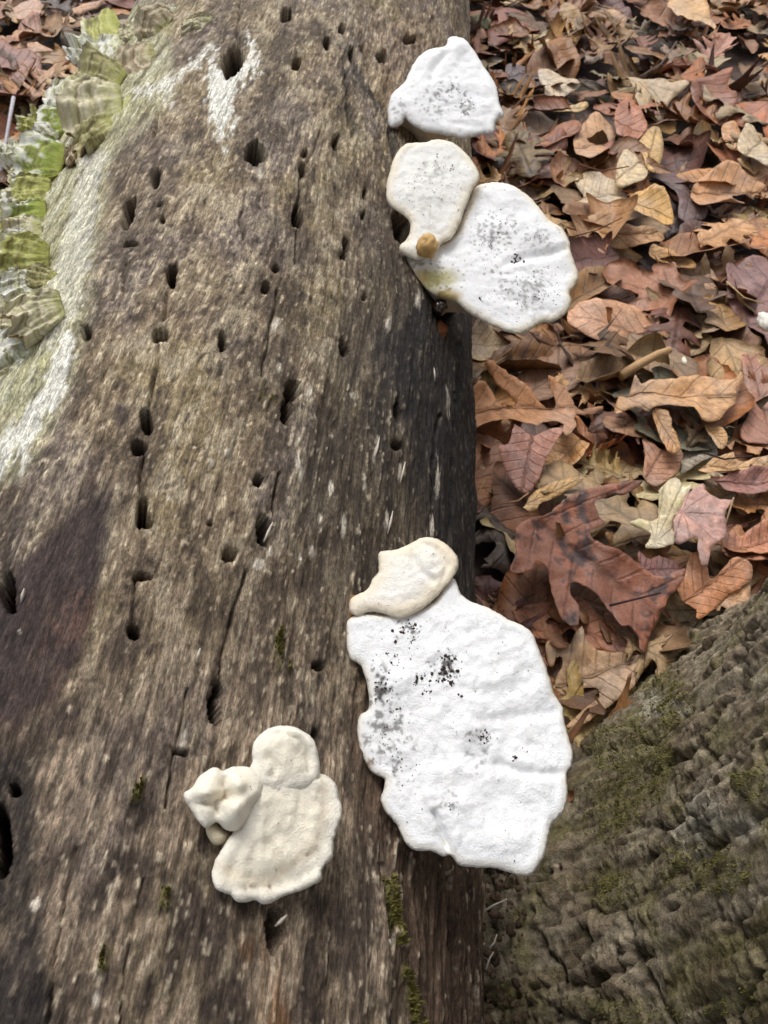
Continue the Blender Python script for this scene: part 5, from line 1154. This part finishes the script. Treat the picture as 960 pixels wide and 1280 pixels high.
# ---- the rest of the litter: hidden layers, the strip outside the frame and the floor farther off
bag = Bag(); sel = set(chosen)
for i, L in enumerate(LEAVES):
    if i not in sel: bag.add(L['V'], L['T'], L['C'], L['st'])
LEAVES_KEEP = LEAVES; LEAVES = []
mr = random.Random(5); k = 0
for _ in range(60): build_filler(0, 0, 0.0, mr, 3000 + k, 0.1, mr.choice(CW), mr.choice(KW), True); k += 1
TEMPL = LEAVES; LEAVES = LEAVES_KEEP
for _ in range(5200):
    x, y = mr.uniform(-3.2, 3.2), mr.uniform(-1.2, 4.2)
    if mr.random() > np.clip(1.5 - 0.5 * np.hypot(x, y - .5), .25, 1): continue
    a, b, d = project(np.array([[x, y, .02]]))
    inview = d[0] > .05 and -70 < a[0] < 1030 and -90 < b[0] < 1000
    if inview or np.hypot(x - TC[0], y - TC[1]) < .27 or (abs(x - XA) < .20 and -.8 < y < 2.7): continue
    t = mr.choice(TEMPL); s = mr.uniform(.65, 1.25); an = mr.uniform(0, 6.28)
    Mz = np.array(Matrix.Rotation(an, 3, 'Z') @ Matrix.Rotation(mr.gauss(0, .2), 3, 'X'))
    v = ((t['V'] - t['ctr']) * s) @ Mz.T + np.array([x, y, mr.uniform(.006, .03)])
    v[:, 2] = np.maximum(v[:, 2], .002)
    bag.add(v, t['T'], t['C'] * mr.uniform(.8, 1.15), t['st'])
tag(link('leaf_litter', bag.mesh('leaf_litter', M_LEAF, 'leaf_colour')), kind='stuff', label='deeper dead leaf litter covering the soil')

# ================================================================== SMALL THINGS
def twig(label, px_pts, h0, h1, rad, col, cat='twig'):
    P = [on_plane(a, b, np.array([0, 0, h0 + (h1 - h0) * i / (len(px_pts) - 1)]), np.array([0, 0, 1.0])) for i, (a, b) in enumerate(px_pts)]
    P = np.array(P); c0 = P[0]; V, F = tube(P - c0, np.linspace(rad, rad * .7, len(P)), 7)
    o = link('twig', make_mesh('twig', V, F, M_TWIG, {'tint': ('FLOAT_COLOR', np.broadcast_to(lin(col), (len(V), 3)))}), None, c0)
    tag(o, label, cat)
twig('straight bleached grey twig beside the greenish brackets', [(17, 122), (12, 150), (7, 180), (1, 215)], .07, .06, .0026, (176, 172, 178))
twig('thin dark twig over the bright orange lobed leaf', [(762, 757), (790, 750), (826, 741)], .066, .07, .0009, (58, 42, 44))
twig('thin pale stalk below the dull pink folded leaf', [(917, 622), (910, 645), (904, 664)], .066, .058, .0008, (150, 128, 100))
twig('pine needle crossing the ground near the black log flank', [(592, 640), (600, 612), (606, 600)], .06, .06, .0005, (170, 140, 90))
twig('rounded tan stick between the purple brown leaf and trough leaf', [(776, 470), (800, 455), (822, 443), (838, 437)], .05, .055, .0048, (186, 150, 108))

for lab, pts, rr, cc in (('dark needle thin twig crossing the tan oak leaf by the wide cap', [(716, 296), (745, 288), (778, 272)], .0008, (84, 62, 50)), ('reddish thin twig lying above the pale crumpled leaf', [(724, 206), (752, 214), (786, 208)], .0010, (112, 70, 56)), ('grey brown twig slanting beneath the light yellow curled leaf', [(800, 96), (826, 80), (846, 52)], .0013, (110, 92, 80)),
    ('slim straw coloured stalk crossing the mauve veined leaf', [(908, 352), (930, 372), (956, 380)], .0008, (190, 160, 116)), ('black thin twig below the wide reddish tan leaf', [(880, 566), (905, 574), (940, 570)], .0009, (58, 46, 42)), ('pale stalk lying over the greyish maple leaf', [(800, 102), (818, 122), (826, 150)], .0009, (186, 160, 124)),
    ('brown forked looking stalk beside the slate grey leaf', [(640, 136), (655, 122), (682, 118)], .0010, (124, 90, 66)), ('thin tan stalk from the pink diamond leaf to the log', [(661, 616), (648, 626), (626, 630)], .0008, (170, 128, 96))):
    twig(lab, pts, .066, .062, rr, cc)

def pebble(label, px, py, h, r3, col, name='pebble', cat='pebble', seed=1):
    p0 = on_plane(px, py, np.array([0, 0, h]), np.array([0, 0, 1.0]))
    o = nodule(name, px, py, p0, np.array([0, 0, 1.0]), *r3, col, M_CRUMB, None, seed); tag(o, label, cat)
pebble('white seed husk lying at the frame edge on a mauve leaf', 956, 402, .060, (.007, .013, .006), (226, 222, 212), 'husk', 'seed', 3)
pebble('tiny white pellet modelled as a lump on the ragged yellow tan oak leaf', 855, 451, .062, (.0022, .005, .002), (232, 226, 206), 'glint', 'glint', 5)  # solid white lump standing in for the highlight on a water drop
pebble('grey pebble between the topmost and round cream caps', 622, 206, .03, (.011, .009, .008), (120, 116, 112), seed=7)
pebble('pale mossy stone at the log edge above the topmost cap', 600, 30, .04, (.016, .02, .014), (140, 138, 112), 'stone', 'stone', 9)

# crumbled wood between the log and the standing tree
bag = Bag(); dr = np.random.RandomState(31)
for _ in range(2600):
    y = dr.uniform(-.12, .34); x = 0.028 + dr.rand() * 0.075
    w = dr.rand(); z = 0.004 + 0.05 * np.exp(-((x - 0.045) / 0.04) ** 2) * dr.rand()
    bag.crumb(np.array([x, y, z]), 0.0008 + 0.0028 * dr.rand() ** 3, lin((78, 62, 48)) * (0.4 + 1.0 * w), 0.5)
tag(link('wood_debris', bag.mesh('wood_debris', M_CRUMB)), kind='stuff', label='crumbled wood and bark between log and tree')
for k, (pts, hh, lab) in enumerate((([(603, 1140), (618, 1131), (634, 1124)], .16, 'longest pale wood splinter caught between log and tree'), ([(598, 1178), (600, 1160)], .14, 'short upright pale splinter beside the log edge'), ([(612, 1185), (618, 1178), (621, 1168)], .14, 'white wood flake with bent tip by the tree'), ([(607, 1212), (612, 1198), (617, 1190)], .13, 'broad pale wood chip lowest in the gap'), ([(600, 1180), (606, 1180)], .145, 'tiny pale splinter lying across the gap'))):
    P = np.array([on_plane(a, b, np.array([0, 0, hh]), np.array([0, 0, 1.0])) for a, b in pts]); V, F = tube(P - P[0], np.linspace(.0006, .0003, len(P)), 5)
    o = link('wood_splinter', make_mesh('wood_splinter', V, F, M_TWIG, {'tint': ('FLOAT_COLOR', np.broadcast_to(lin((176, 168, 154)), (len(V), 3)))}), None, P[0]); tag(o, lab, 'splinter', 'splinters between log and tree')
